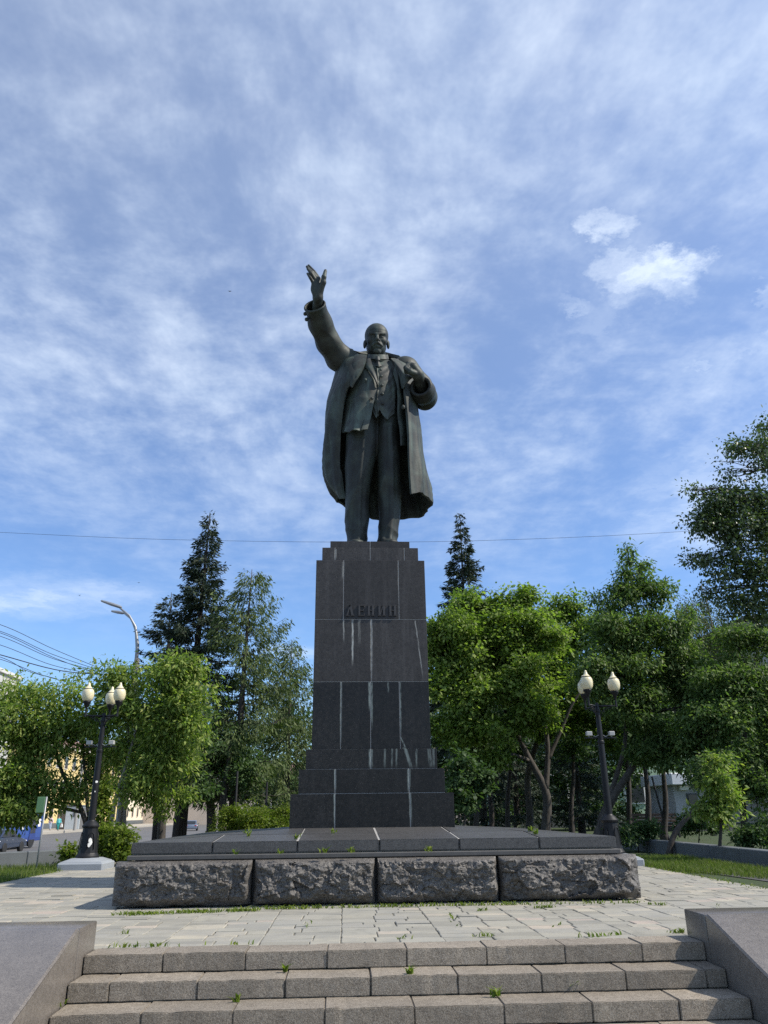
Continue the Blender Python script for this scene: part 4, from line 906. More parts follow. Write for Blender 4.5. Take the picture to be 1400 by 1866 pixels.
# ---------------------------------------------------------------- grass and weeds
def blades(name, P, H, W, lean, mat, parent=None):
    n_ = len(P); a = rng.uniform(0, 2 * np.pi, n_); s = np.stack([np.cos(a), np.sin(a), np.zeros(n_)], 1); b = rng.uniform(0, 2 * np.pi, n_)
    l = np.stack([np.cos(b), np.sin(b), np.zeros(n_)], 1) * (lean * rng.uniform(0.2, 1.0, n_))[:, None]; H = H * rng.uniform(0.5, 1.2, n_)
    up = np.array([0, 0, 1.0]); mid = P + (up + l * 0.5) * (H * 0.55)[:, None]; tip = P + (up * 0.95 + l * 1.3) * H[:, None]; w = W * rng.uniform(0.6, 1.2, n_)
    V = np.stack([P - s * (w / 2)[:, None], P + s * (w / 2)[:, None], mid + s * (w * 0.4)[:, None], mid - s * (w * 0.4)[:, None], tip], 1).reshape(-1, 3)
    o = np.arange(n_)[:, None] * 5; F = np.concatenate([o + np.array([0, 1, 2, 3]), o + np.array([3, 2, 4, 4])], 0)
    Q = [tuple(r) for r in (o + np.array([0, 1, 2, 3]))]; T = [tuple(r) for r in (o + np.array([3, 2, 4]))]
    me = bpy.data.meshes.new(name); me.from_pydata(V.tolist(), [], Q + T); me.update(); return link(name, me, mat, parent)
def scatter(poly, n_):
    P = np.array(poly); lo, hi = P.min(0), P.max(0); out = []
    while len(out) < n_:
        q = rng.uniform(lo, hi, (n_, 2)); c = np.zeros(n_, bool)
        for i in range(len(P)):
            a, b = P[i], P[i - 1]; k = ((a[1] > q[:, 1]) != (b[1] > q[:, 1])); c ^= k & (q[:, 0] < (b[0] - a[0]) * (q[:, 1] - a[1]) / (b[1] - a[1] + 1e-12) + a[0])
        out += q[c].tolist()
    return np.array(out[:n_])
def z0(Q, z=-0.012): return np.c_[Q, np.full(len(Q), z)]
tag(blades('grass', z0(scatter([(-6.38, 13), (-6.38, 19.6), (-6.6, 22.0), (-8.4, 20.6), (-12.5, 16.4), (-12.5, 13)], 15000)), 0.13, 0.010, 0.5, MAT['grass']), 'short green grass between the paving and the street wall', 'grass', kind='stuff')
tag(blades('grass', z0(scatter([(6.58, 16.2), (6.62, 21), (8.6, 21), (8.3, 13.2), (7.35, 13.9), (7.0, 15.4)], 12000)), 0.12, 0.010, 0.5, MAT['grass']), 'short green grass strip in front of the park wall', 'grass', kind='stuff')
wp = []
def weeds(px0, py0, px1, py1, n_, wd=0.05):
    a, b = on(px0, py0), on(px1, py1); t = rng.uniform(0, 1, n_); k = rng.normal(0, wd, (n_, 2))
    dens = 0.5 + 0.5 * np.sin(t * 31 + px0) * np.sin(t * 13 + 1.3); keep = rng.uniform(0, 1, n_) < 0.15 + 0.85 * dens
    wp.extend(np.c_[a.x + (b.x - a.x) * t + k[:, 0], a.y + (b.y - a.y) * t + k[:, 1], np.zeros(n_)][keep].tolist())
weeds(205, 1668, 470, 1659, 900, 0.06); weeds(470, 1657, 960, 1648, 900, 0.04); weeds(960, 1648, 1170, 1645, 220, 0.05); weeds(190, 1727, 330, 1724, 70, 0.02); weeds(380, 1722, 470, 1720, 24, 0.02)
weeds(1060, 1708, 1135, 1703, 55, 0.025); weeds(975, 1655, 1010, 1654, 90, 0.03); weeds(870, 1660, 890, 1659, 30, 0.02); weeds(1180, 1648, 1215, 1650, 30, 0.03); weeds(860, 1707, 900, 1706, 25, 0.02); weeds(222, 1702, 232, 1702, 14, 0.02); weeds(720, 1713, 745, 1712, 14, 0.02)
weeds(1225, 1700, 1247, 1699, 40, 0.02); weeds(1165, 1577, 1400, 1621, 260, 0.06); weeds(0, 1607, 112, 1588, 160, 0.05); weeds(560, 1690, 575, 1676, 14, .02); weeds(820, 1668, 835, 1690, 14, .02); weeds(1010, 1690, 1020, 1684, 12, .02); weeds(1290, 1690, 1310, 1650, 14, .02)
tag(blades('weeds', np.array(wp), 0.045, 0.018, 1.5, MAT['weed']), 'small green weeds sprouting from the paving joints along the plinth', 'weeds', kind='stuff')
def tuft(P, n_, sp):
    P = Vector(P); return [(P.x + rng.normal(0, sp), P.y + rng.normal(0, sp * .6), P.z + abs(rng.normal(0, sp * 0.7))) for _ in range(n_)]
wk = []
for px, py, k, n_, sp in ((131, 1773, 0, 40, 0.025), (121, 1800, 1, 45, 0.03), (119, 1820, 1, 45, 0.03), (98, 1835, 1, 40, 0.035), (748, 1776, 0, 14, 0.012), (1040, 1806, 1, 45, 0.022), (520, 1772, 0, 12, 0.012), (905, 1817, 1, 16, 0.018), (432, 1827, 1, 8, 0.012), (1287, 1735, 0, 14, 0.015), (750, 1810, 1, 14, .014), (1160, 1752, 0, 10, .014)):
    wk += tuft(on(px, py, -RI * (k + 1)), n_, sp)
for px, py, Y, n_ in ((452, 1512, 12.9, 10), (455, 1518, 12.4, 10), (541, 1523, 11.9, 12), (608, 1512, 12.7, 8), (968, 1514, 12.6, 26), (975, 1519, 12.1, 16), (640, 1552, 11.5, 12), (590, 1551, 11.5, 14), (780, 1550, 11.5, 16), (510, 1552, 11.5, 10), (428, 1553, 11.5, 8)):
    p = at(px, py, Y); p.z = top_z(p.x, p.y) if Y > 11.65 else 0.64; wk += tuft(p, n_, 0.022)
tag(blades('weeds', np.array(wk), 0.065, 0.028, 1.3, MAT['weed']), 'tiny weeds growing in the joints of the steps and plinth slabs', 'weeds', kind='stuff')

# ---------------------------------------------------------------- trees
def leaf_mesh(name, P, ax, nr, L, W):
    n_ = len(P); ax = ax / (np.linalg.norm(ax, axis=1, keepdims=True) + 1e-9); sd = np.cross(ax, nr); sd /= np.linalg.norm(sd, axis=1, keepdims=True) + 1e-9; up = np.cross(sd, ax)
    k_ = np.clip(rng.lognormal(-0.08, 0.30, n_), 0.45, 1.6); L = (L * k_)[:, None]; W = (W * k_ * rng.uniform(0.75, 1.2, n_))[:, None]
    V = np.stack([P, P + ax * L * 0.45 + sd * W * 0.5 - up * L * 0.06, P + ax * L - up * L * 0.16, P + ax * L * 0.45 - sd * W * 0.5 - up * L * 0.06], 1).reshape(-1, 3)
    return mesh_arrays(name, V, np.arange(4 * n_).reshape(-1, 4))
def gaps(P, f, seed, th):
    r = np.random.default_rng(seed); v = np.zeros(len(P))
    for k in range(6):
        d = r.normal(0, 1, 3); d /= np.linalg.norm(d); v += np.sin(P @ d * f * (0.7 + 0.25 * k) + r.uniform(0, 6.28))
    return v > th
def unit(n_):
    d = rng.normal(0, 1, (n_, 3)); return d / np.linalg.norm(d, axis=1, keepdims=True)
FOL = dict(
    maple=foliage('maple leaves', [(0.062, 0.100, 0.024), (0.110, 0.165, 0.034), (0.172, 0.230, 0.050), (0.23, 0.28, 0.075)], 0.48, gain=1.3),
    elder=foliage('box elder leaves', [(0.060, 0.098, 0.024), (0.110, 0.165, 0.036), (0.180, 0.235, 0.054), (0.29, 0.31, 0.09)], 0.48, gain=1.3),
    green=foliage('deep green leaves', [(0.048, 0.086, 0.030), (0.082, 0.135, 0.042), (0.13, 0.19, 0.060), (0.20, 0.25, 0.09)], 0.45, gain=1.1),
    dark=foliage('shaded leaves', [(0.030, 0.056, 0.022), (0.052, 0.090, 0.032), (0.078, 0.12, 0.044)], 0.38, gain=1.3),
    poplar=foliage('poplar leaves', [(0.034, 0.060, 0.024), (0.060, 0.095, 0.034), (0.095, 0.135, 0.052), (0.17, 0.21, 0.10)], 0.30, 0.40, 0.8, 0.5, gain=1.0),
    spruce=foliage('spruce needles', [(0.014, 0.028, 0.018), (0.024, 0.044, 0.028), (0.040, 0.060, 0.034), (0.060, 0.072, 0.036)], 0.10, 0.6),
    larch=foliage('larch needles', [(0.040, 0.062, 0.020), (0.064, 0.092, 0.028), (0.098, 0.126, 0.040)], 0.25, 0.6, gain=1.3),
    birch=foliage('birch leaves', [(0.050, 0.070, 0.022), (0.080, 0.100, 0.032), (0.11, 0.13, 0.05)], 0.40),
    hedge=foliage('hedge leaves', [(0.07, 0.11, 0.016), (0.12, 0.17, 0.022), (0.19, 0.22, 0.03)], 0.45),
)
def tree_root(name, base, label, cat='tree', group=None): return empty(name, base, label, cat, group)
def broadleaf(name, label, base, trunks, blobs, fol, bk, leaf=(0.12, 0.075), M=14, spread=0.20, flat=0.5, gap=-1.6, gf=1.9, droop=0.35, dens=1.0, group=None, cat='tree', hang=0.0, seed=0, limbs=7, upb=1.0, limb_r=0.09):
    e = tree_root(name, base, label, cat, group)
    tp = [[at(px, py, Y) if not isinstance(px, Vector) else px for (px, py, Y) in t[0]] for t in trunks]
    tb = B(); nodes = []
    for pts, (_, r0, r1) in zip(tp, trunks):
        if pts is tp[0]: pts = [Vector(base)] + pts
        fine = cr([tuple(p) for p in pts], max(8, 4 * len(pts))); rr = np.linspace(r0, r1, len(fine)); rr[:2] *= 1.15
        fine = fine + np.c_[np.sin(fine[:, 2] * 2.3 + seed) * 0.03, np.cos(fine[:, 2] * 1.7) * 0.03, np.zeros(len(fine))]
        tb.tube([tuple(p) for p in fine], list(rr), 9); nodes += [(Vector(p), r) for p, r in zip(fine, rr)]
    link('trunk', tb.mesh('trunk', True), bk, e)
    bb = B(); C, O = [], []
    for (px, py, Y, rx, rz, ry, n_) in blobs:
        c = at(px, py, Y); n_ = int(n_ * dens * 1.6)
        # the crown swells into many smaller tufts of uneven size, with single sprays standing out
        mS = max(7, int(9 * (rx * ry * rz) ** (1 / 3.0) + 6)); sd_ = unit(mS); sd_[:, 2] = np.abs(sd_[:, 2]) * np.where(rng.uniform(0, 1, mS) < 0.72, 1, -1); sc_ = np.array(c) + sd_ * np.array([rx, ry, rz]) * rng.uniform(0.50, 1.12, mS)[:, None]
        sr_ = min(rx, rz * 1.3) * rng.uniform(0.18, 0.50, mS); zs_ = np.where(rng.uniform(0, 1, mS) < 0.25, 1.5, 0.55); which = rng.choice(mS, n_, p=sr_ ** 1.6 / (sr_ ** 1.6).sum())
        d = unit(n_); d[:, 2] = np.where(rng.uniform(0, 1, n_) < 0.35, np.abs(d[:, 2]), d[:, 2]); r = 0.25 + 0.75 * rng.uniform(0, 1, n_) ** 0.6
        P = sc_[which] + d * (sr_[which] * r)[:, None] * np.stack([1.2 + 0 * which, 1.2 + 0 * which, zs_[which]], 1)
        core = rng.uniform(0, 1, n_) < 0.16; P[core] = np.array(c) + d[core] * np.array([rx, ry, rz]) * (0.85 * rng.uniform(0, 1, core.sum()) ** 0.5)[:, None]
        far = rng.uniform(0, 1, n_) < 0.07; P[far] = P[far] + (d[far] * np.array([1, 1, .6]) + np.array([0, 0, .45])) * (min(rx, rz) * rng.uniform(.15, .55, far.sum()))[:, None]
        k = gaps(P, gf, seed + 3, gap - 0.7); C.append(P[k]); O.append(d[k])
        # limbs reaching from the stem into this part of the crown
        lowest = [q for q in nodes if q[0].z < c.z + 0.2] or nodes
        q, qr = min(lowest, key=lambda t: (t[0] - c).length); mid = q.lerp(c, 0.5) + Vector((0, 0, 0.12 * (c - q).length)); r0 = min(qr * 0.6, limb_r)
        bb.tube([q, mid, c], [r0, r0 * 0.7, r0 * 0.4], 6)
        for t in P[k][:limbs] if len(P[k]) else []:
            t = Vector(t); s_ = mid.lerp(c, random.random()); bb.tube([s_, s_.lerp(t, 0.55) + Vector((0, 0, 0.08)), t], [r0 * 0.4, r0 * 0.25, 0.006], 4)
    link('branches', bb.mesh('branches', True), bk, e)
    C, O = np.concatenate(C), np.concatenate(O); n_ = len(C)
    P = np.repeat(C, M, 0); D = np.repeat(O, M, 0); j = rng.normal(0, 1, (n_ * M, 3)) * np.array([spread, spread, spread * flat]) * 0.78
    if hang: j[:, 2] -= rng.uniform(0, hang, n_ * M); j[:, :2] *= 0.35
    P = P + j
    ax = rng.normal(0, 0.7, P.shape) + D * 0.5 + j / spread * 0.5 + np.array([0, 0, -droop]); nr = rng.normal(0, 0.45, P.shape) + np.array([0, 0, upb]) + D * 0.35
    link('crown', leaf_mesh('crown', P, ax, nr, leaf[0], leaf[1]), fol, e); return e
def conifer(name, label, base, H, R, z_first, fol, bk, step=0.34, per=7, curve=0.9, droopy=0.35, tipup=0.25, hang=0.0, size=(0.20, 0.045), irregular=0.2, dens=1.0, group=None, lean=(0, 0), seed=0, rise=0.0, trunk_r=0.2, pw=1.0):
    r = np.random.default_rng(seed + 50); e = tree_root(name, base, label, 'tree', group); bx, by, bz = base
    ax_at = lambda z: np.array([bx + lean[0] * (z - bz) / H, by + lean[1] * (z - bz) / H, z])
    tb = B(); zs = np.linspace(bz, bz + H, 10); tb.tube([tuple(ax_at(z)) for z in zs], [max(0.012, trunk_r * (1 - (z - bz) / H * 0.96)) for z in zs], 8); link('trunk', tb.mesh('trunk', True), bk, e)
    P, A, Nn = [], [], []; bb = B(); z = z_first
    while z < bz + H - 0.1:
        t = (z - z_first) / (bz + H - z_first); rad = R * (1 - t) ** pw * (0.86 + 0.14 * math.sin(z * 5)) + 0.10
        for k in range(per if t < 0.8 else 5):
            a = r.uniform(0, 2 * np.pi); Lb = rad * r.uniform(1 - irregular * 2, 1 + irregular); d = np.array([math.cos(a), math.sin(a), 0]); c0 = ax_at(z + r.uniform(-.12, .12))
            m = max(4, int(Lb / 0.16)); s = np.linspace(0, 1, m + 1)
            dz = Lb * (rise * s - droopy * s ** 1.3 * (1 - t * 0.8) + tipup * s ** 3) + 0.05 * np.sin(s * 9 + a)
            pts = c0 + d[None] * (Lb * s)[:, None] + np.c_[np.zeros((m + 1, 2)), dz]; bb.tube([tuple(p) for p in pts[::max(1, m // 4)]], [0.022 * (1 - q) * (1 - t) + 0.005 for q in np.linspace(0, 1, len(pts[::max(1, m // 4)]))], 4, False)
            n_ = max(3, int(Lb * 74 * dens)); q = r.uniform(0.12, 1.02, n_) ** 0.8; I = np.clip(q * m, 0, m - 1e-3).astype(int); fr = (q * m - I)[:, None]
            p = pts[I] * (1 - fr) + pts[np.minimum(I + 1, m)] * fr; side = np.where(r.uniform(0, 1, n_) < 0.5, -1.0, 1.0); w = (0.16 + 0.42 * Lb * 0.35 * (1 - q)) * r.uniform(0.0, 1.0, n_); pr = np.array([-d[1], d[0], 0])
            p = p + pr * (side * w)[:, None] + d * (w * 0.35)[:, None] + np.c_[r.normal(0, 0.03, (n_, 2)), r.normal(0, 0.045, n_) - 0.12 * w - r.uniform(0, 1, n_) ** 2 * hang]
            x = d[None] * r.uniform(0.4, 1.0, n_)[:, None] + pr * (side * r.uniform(0.1, 0.9, n_))[:, None] + np.c_[np.zeros((n_, 2)), r.normal(-0.1 - hang * 1.6, 0.35, n_)]
            P.append(p); A.append(x); Nn.append(r.normal(0, 0.6, (n_, 3)) + np.array([0, 0, 0.8]))
        z += step * r.uniform(0.75, 1.2) * (1.0 - 0.35 * t)
    link('branches', bb.mesh('branches', True), bk, e)
    link('crown', leaf_mesh('crown', np.concatenate(P), np.concatenate(A), np.concatenate(Nn), size[0], size[1]), fol, e); return e
def base_of(px, Y, z=-0.012): return (column(px, z, Y), Y, z)

# -- street side
broadleaf('box_elder', 'bushy box elder at the far left, leaning over the blue bus', base_of(150, 26.2, -0.9), [([(158, 1510, 26), (140, 1452, 26), (112, 1405, 26), (92, 1340, 26)], 0.10, 0.04), ([(166, 1520, 26), (158, 1430, 26), (150, 1370, 26), (152, 1290, 26)], 0.06, 0.03)],
    [(60, 1300, 26, 1.4, .95, 1.2, 330), (128, 1290, 26, 1.3, 1.0, 1.2, 330), (10, 1350, 25.5, 1.4, 1.1, 1.2, 300), (95, 1380, 26, 1.5, .9, 1.2, 330), (15, 1440, 25, 1.3, .75, 1.0, 280), (60, 1445, 25.2, .8, .6, .9, 190), (170, 1340, 26, .8, .7, .9, 160), (-60, 1330, 25.5, 1.5, 1.4, 1.3, 240), (-50, 1440, 25, 1.2, .8, 1.0, 160), (5, 1482, 24.6, .8, .35, .6, 110), (190, 1395, 26.5, .5, .5, .6, 70), (155, 1400, 26.4, .6, .45, .6, 80), (30, 1478, 24.8, .9, .35, .7, 120), (110, 1432, 25.6, .8, .4, .7, 110), (-20, 1490, 24.6, .9, .3, .7, 90), (185, 1425, 26.8, .5, .35, .5, 60)],
    FOL['elder'], MAT['bark'], (0.15, 0.06), 13, 0.25, 0.6, -0.5, 2.6, 0.6, dens=0.85, group='street trees on the left', seed=1)
broadleaf('box_elder', 'yellow-green box elder with slim leaning stems behind the left lamp post', base_of(212, 25, -0.4), [([(204, 1510, 24.6), (216, 1440, 24.6), (236, 1370, 24.6), (262, 1290, 24.6)], 0.085, 0.03), ([(228, 1525, 24.8), (231, 1470, 24.8), (244, 1420, 24.8), (262, 1390, 24.8)], 0.06, 0.025), ([(218, 1525, 25), (226, 1450, 25), (232, 1380, 25), (235, 1300, 25)], 0.09, 0.04)],
    [(250, 1245, 24.6, .95, .75, .9, 230), (320, 1232, 24.6, 1.05, .62, .9, 240), (372, 1262, 24.4, .75, .42, .7, 140), (290, 1318, 24.4, 1.35, .8, 1.1, 340), (345, 1340, 24.3, .8, .75, .8, 190), (225, 1310, 24.8, .85, .8, .9, 210), (300, 1395, 24.3, .9, .6, .8, 190), (262, 1440, 24.4, .75, .5, .7, 140), (392, 1248, 24.3, .4, .25, .4, 50), (330, 1410, 24.2, .5, .5, .6, 90), (225, 1375, 25, .5, .5, .6, 70), (300, 1455, 25, .6, .35, .6, 80)],
    FOL['elder'], MAT['bark_pale'], (0.15, 0.06), 13, 0.24, 0.55, -0.5, 2.6, 0.6, dens=0.85, group='street trees on the left', seed=2)
broadleaf('shrub', 'bright green leafy shrub at the foot of the left lamp post', base_of(200, 21.3), [([(200, 1560, 21.3), (205, 1545, 21.3)], 0.02, 0.01)],
    [(206, 1548, 21.3, .46, .40, .45, 130), (180, 1552, 21.6, .35, .34, .4, 80), (222, 1562, 21.1, .28, .28, .3, 50), (138, 1556, 21.3, .28, .28, .3, 55), (190, 1520, 21.8, .22, .25, .3, 40)], FOL['hedge'], MAT['bark'], (0.11, 0.06), 14, 0.10, 0.7, -2.5, 3.0, 0.3, cat='shrub', seed=3)
broadleaf('shrub', 'slender leafy sucker growing between the left lamp post and a pale stem', base_of(186, 23), [([(186, 1540, 23), (186, 1440, 23)], 0.02, 0.008)], [(187, 1450, 23, .2, .5, .2, 46), (188, 1490, 23, .22, .4, .2, 40)], FOL['hedge'], MAT['bark'], (0.12, 0.06), 14, 0.10, 0.7, -3, 3.0, 0.5, cat='shrub', seed=4)
conifer('spruce', 'tall dark spruce on the left with a narrow pointed top', base_of(325, 34), 14.35, 3.5, 2.4, FOL['spruce'], MAT['bark_dark'], 0.33, 8, droopy=0.42, tipup=0.22, hang=0.10, size=(0.19, 0.055), irregular=0.22, dens=1.35, group='conifers', lean=(0.25, 0), seed=1, trunk_r=0.30, pw=1.0)
conifer('spruce', 'shorter broad spruce left of the tallest spruce', base_of(285, 36.5), 11.2, 2.7, 2.6, FOL['spruce'], MAT['bark_dark'], 0.40, 6, droopy=0.30, tipup=0.30, hang=0.08, size=(0.20, 0.055), irregular=0.30, dens=1.0, group='conifers', lean=(-0.35, 0), seed=2, trunk_r=0.22, pw=0.75)
conifer('larch', 'feathery grey-green larch right of the tall spruce', base_of(420, 32), 11.0, 3.5, 1.8, FOL['larch'], MAT['bark_dark'], 0.42, 7, droopy=0.12, tipup=0.20, hang=0.42, size=(0.18, 0.045), irregular=0.30, dens=1.05, group='conifers', lean=(0.25, 0), seed=3, trunk_r=0.22, rise=0.10, pw=0.55)
conifer('larch', 'pale feathery larch close to the left edge of the pedestal', base_of(520, 40), 9.6, 3.2, 1.0, FOL['larch'], MAT['bark_dark'], 0.42, 6, droopy=0.12, tipup=0.2, hang=0.45, size=(0.20, 0.05), irregular=0.3, dens=1.0, group='conifers', seed=4, trunk_r=0.18, rise=0.1, pw=0.5)
broadleaf('linden', 'straight grey-trunked tree between the yellow-green box elder and the spruce', base_of(294, 27.5, -0.5), [([(294, 1480, 27.5), (296, 1420, 27.5), (298, 1350, 27.5)], 0.16, 0.08)], [(300, 1390, 27.8, 1.2, .8, 1.1, 220), (330, 1340, 28, 1.1, .9, 1.0, 200), (270, 1350, 28, .9, .8, .9, 150), (350, 1430, 28, .8, .5, .8, 110)], FOL['dark'], MAT['bark'], (0.13, 0.08), 13, 0.2, 0.5, -1.4, 2.0, group='street trees on the left', seed=5)
broadleaf('linden', 'grey-trunked street tree left of the pedestal, second from the hedge', base_of(383, 33.5, -0.4), [([(384, 1480, 33.5), (384, 1420, 33.5), (384, 1350, 33.5)], 0.22, 0.10)], [(375, 1390, 33.8, 1.2, .8, 1.1, 190), (400, 1350, 34, 1.3, .9, 1.0, 190), (430, 1400, 34, 1.1, .8, 1.0, 170), (365, 1440, 33.8, .8, .4, .8, 90)], FOL['dark'], MAT['bark'], (0.14, 0.08), 13, 0.22, 0.5, -1.4, 2.0, group='street trees on the left', seed=6)
broadleaf('linden', 'dark-trunked street tree nearest the clipped hedge', base_of(405, 31, -0.2), [([(406, 1480, 31), (412, 1430, 31), (418, 1360, 31)], 0.19, 0.08)], [(425, 1360, 31.5, 1.0, .7, 1.0, 120), (450, 1420, 31.5, .9, .7, .9, 120)], FOL['dark'], MAT['bark_dark'], (0.13, 0.08), 13, 0.2, 0.5, -1.2, 2.0, group='street trees on the left', seed=7)
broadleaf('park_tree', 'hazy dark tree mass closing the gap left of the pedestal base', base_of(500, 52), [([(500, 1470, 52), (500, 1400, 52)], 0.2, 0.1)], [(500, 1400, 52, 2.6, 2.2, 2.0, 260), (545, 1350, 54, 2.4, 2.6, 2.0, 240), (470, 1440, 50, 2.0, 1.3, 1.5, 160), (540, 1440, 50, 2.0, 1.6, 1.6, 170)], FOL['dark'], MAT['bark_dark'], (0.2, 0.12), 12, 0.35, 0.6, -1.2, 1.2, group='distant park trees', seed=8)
for i, (a, b, lb) in enumerate(((408, 470, 'yellow-green hedge left of the pedestal, end nearest the street'), (470, 545, 'yellow-green hedge hard against the left side of the pedestal'))):
    bl = [(px, 1492 + 3 * math.sin(px), 26 + 0.5 * math.sin(px * 3), .42, .30, .5, 46) for px in np.linspace(a + 8, b - 4, 6)]
    broadleaf('hedge', lb, base_of((a + b) / 2, 26), [([((a + b) / 2, 1500, 26), ((a + b) / 2, 1492, 26)], 0.03, 0.01)], bl + [(px, 1512, 26, .45, .34, .5, 30) for px in np.linspace(a + 8, b - 4, 5)], FOL['hedge'], MAT['bark_dark'], (0.07, 0.04), 16, 0.11, 0.7, -3, 3, 0.1, cat='hedge', group='clipped hedges', seed=9 + i)

# -- park side
broadleaf('maple', 'large bright green maple right of the pedestal with forked grey stems', base_of(996, 30), [([(996, 1500, 30), (993, 1440, 30), (962, 1375, 30), (932, 1320, 29.8), (905, 1255, 29.6)], 0.20, 0.05), ([(993, 1440, 30), (1000, 1380, 30), (990, 1300, 30), (985, 1230, 30)], 0.12, 0.05), ([(1000, 1385, 30), (1022, 1330, 30), (1040, 1290, 30), (1062, 1256, 30)], 0.08, 0.035)],
    [(850, 1178, 29.6, 1.5, 1.05, 1.4, 420), (930, 1150, 29.8, 1.5, 1.0, 1.4, 420), (803, 1190, 29.6, .75, 1.2, 1.0, 200), (830, 1268, 29, 1.4, .95, 1.3, 360), (920, 1250, 29, 1.5, .95, 1.4, 380), (880, 1330, 29, 1.5, .55, 1.3, 260), (965, 1300, 29, .9, .6, .9, 150), (880, 1215, 29.2, 1.3, .8, 1.0, 240), (945, 1205, 29.4, 1.1, .8, 1.0, 200), (800, 1330, 29.2, .75, .75, .9, 160), (985, 1180, 30, .9, .9, 1.1, 190), (950, 1100, 30, .7, .5, .8, 110), (860, 1105, 30, .7, .45, .8, 100), (905, 1385, 29, .5, .3, .6, 50)],
    FOL['maple'], MAT['bark'], (0.15, 0.095), 14, 0.22, 0.42, -1.9, 1.7, 0.35, dens=1.05, group='park trees on the right', seed=11)
broadleaf('maple', 'darker maple behind the right lamp post', base_of(965, 34), [([(965, 1500, 34), (965, 1400, 34), (1000, 1290, 34), (1020, 1200, 34)], 0.17, 0.05)],
    [(1022, 1150, 33.5, 1.3, 1.15, 1.2, 300), (1072, 1180, 33, 1.2, 1.3, 1.2, 300), (1000, 1225, 33, 1.2, 1.2, 1.2, 260), (1062, 1275, 32.5, 1.3, 1.2, 1.2, 280), (1042, 1108, 33.5, .9, .5, .9, 130), (1010, 1320, 33, 1.0, .7, 1.0, 150), (1090, 1340, 32.5, 1.0, .7, 1.0, 150)], FOL['maple'], MAT['bark'], (0.16, 0.10), 14, 0.24, 0.45, -1.6, 1.6, 0.35, group='park trees on the right', seed=12)
broadleaf('box_elder', 'box elder with two leaning bare stems right of the right lamp post', base_of(1082, 26.8), [([(1092, 1510, 26.8), (1118, 1455, 26.7), (1152, 1400, 26.6), (1180, 1345, 26.5), (1191, 1295, 26.5), (1182, 1200, 26.5), (1152, 1070, 26.5)], 0.15, 0.03), ([(1092, 1500, 26.9), (1120, 1430, 27), (1140, 1335, 27), (1134, 1250, 27)], 0.11, 0.04)],
    [(1143, 998, 26.5, .10, .22, .1, 5), (1146, 1022, 26.5, .16, .3, .16, 14), (1174, 1035, 26.5, .14, .3, .15, 12), (1148, 1050, 26.5, .28, .3, .28, 26), (1176, 1062, 26.5, .22, .3, .22, 20), (1158, 1078, 26.5, .5, .36, .5, 70), (1212, 1068, 26.6, .16, .3, .2, 12), (1130, 1100, 26.5, .7, .6, .8, 160), (1190, 1105, 26.6, .65, .7, .8, 150), (1112, 1165, 26.4, 1.0, .7, 1.0, 200), (1160, 1160, 26.5, 1.0, .7, 1.0, 200), (1225, 1165, 26.6, .9, .8, 1.0, 190), (1120, 1225, 26.2, 1.2, .8, 1.1, 260), (1200, 1215, 26.4, 1.2, .85, 1.1, 260), (1262, 1235, 26.2, 1.0, .9, 1.0, 220), (1160, 1290, 26, 1.3, .7, 1.1, 250), (1235, 1295, 26, 1.0, .9, 1.0, 220), (1290, 1300, 26, .9, .8, .9, 180), (1212, 1368, 25.8, .95, .5, .9, 150), (1278, 1380, 25.6, .9, .6, .9, 160), (1172, 1372, 25.8, .5, .22, .5, 45), (1085, 1255, 26.2, .7, .6, .7, 110)],
    FOL['green'], MAT['bark'], (0.15, 0.06), 15, 0.21, 0.55, -1.5, 2.0, 0.65, group='park trees on the right', seed=13)
broadleaf('birch', 'drooping birch with a thin white stem below the overhanging poplar boughs', base_of(1300, 37), [([(1301, 1450, 37), (1303, 1280, 37), (1300, 1150, 37), (1278, 1065, 37)], 0.13, 0.02)],
    [(1272, 1105, 37, 1.1, .9, 1.0, 170), (1235, 1150, 37, 1.0, .9, 1.0, 160), (1310, 1160, 36.6, 1.1, 1.1, 1.1, 180), (1270, 1210, 36.4, 1.6, 1.2, 1.3, 240), (1340, 1210, 36, 1.2, 1.1, 1.1, 170), (1300, 1300, 36, 1.5, 1.0, 1.2, 170)], FOL['birch'], MAT['bark_pale'], (0.10, 0.045), 22, 0.30, 0.5, -1.8, 2.0, 1.2, hang=1.1, group='park trees on the right', seed=14)
V3 = Vector
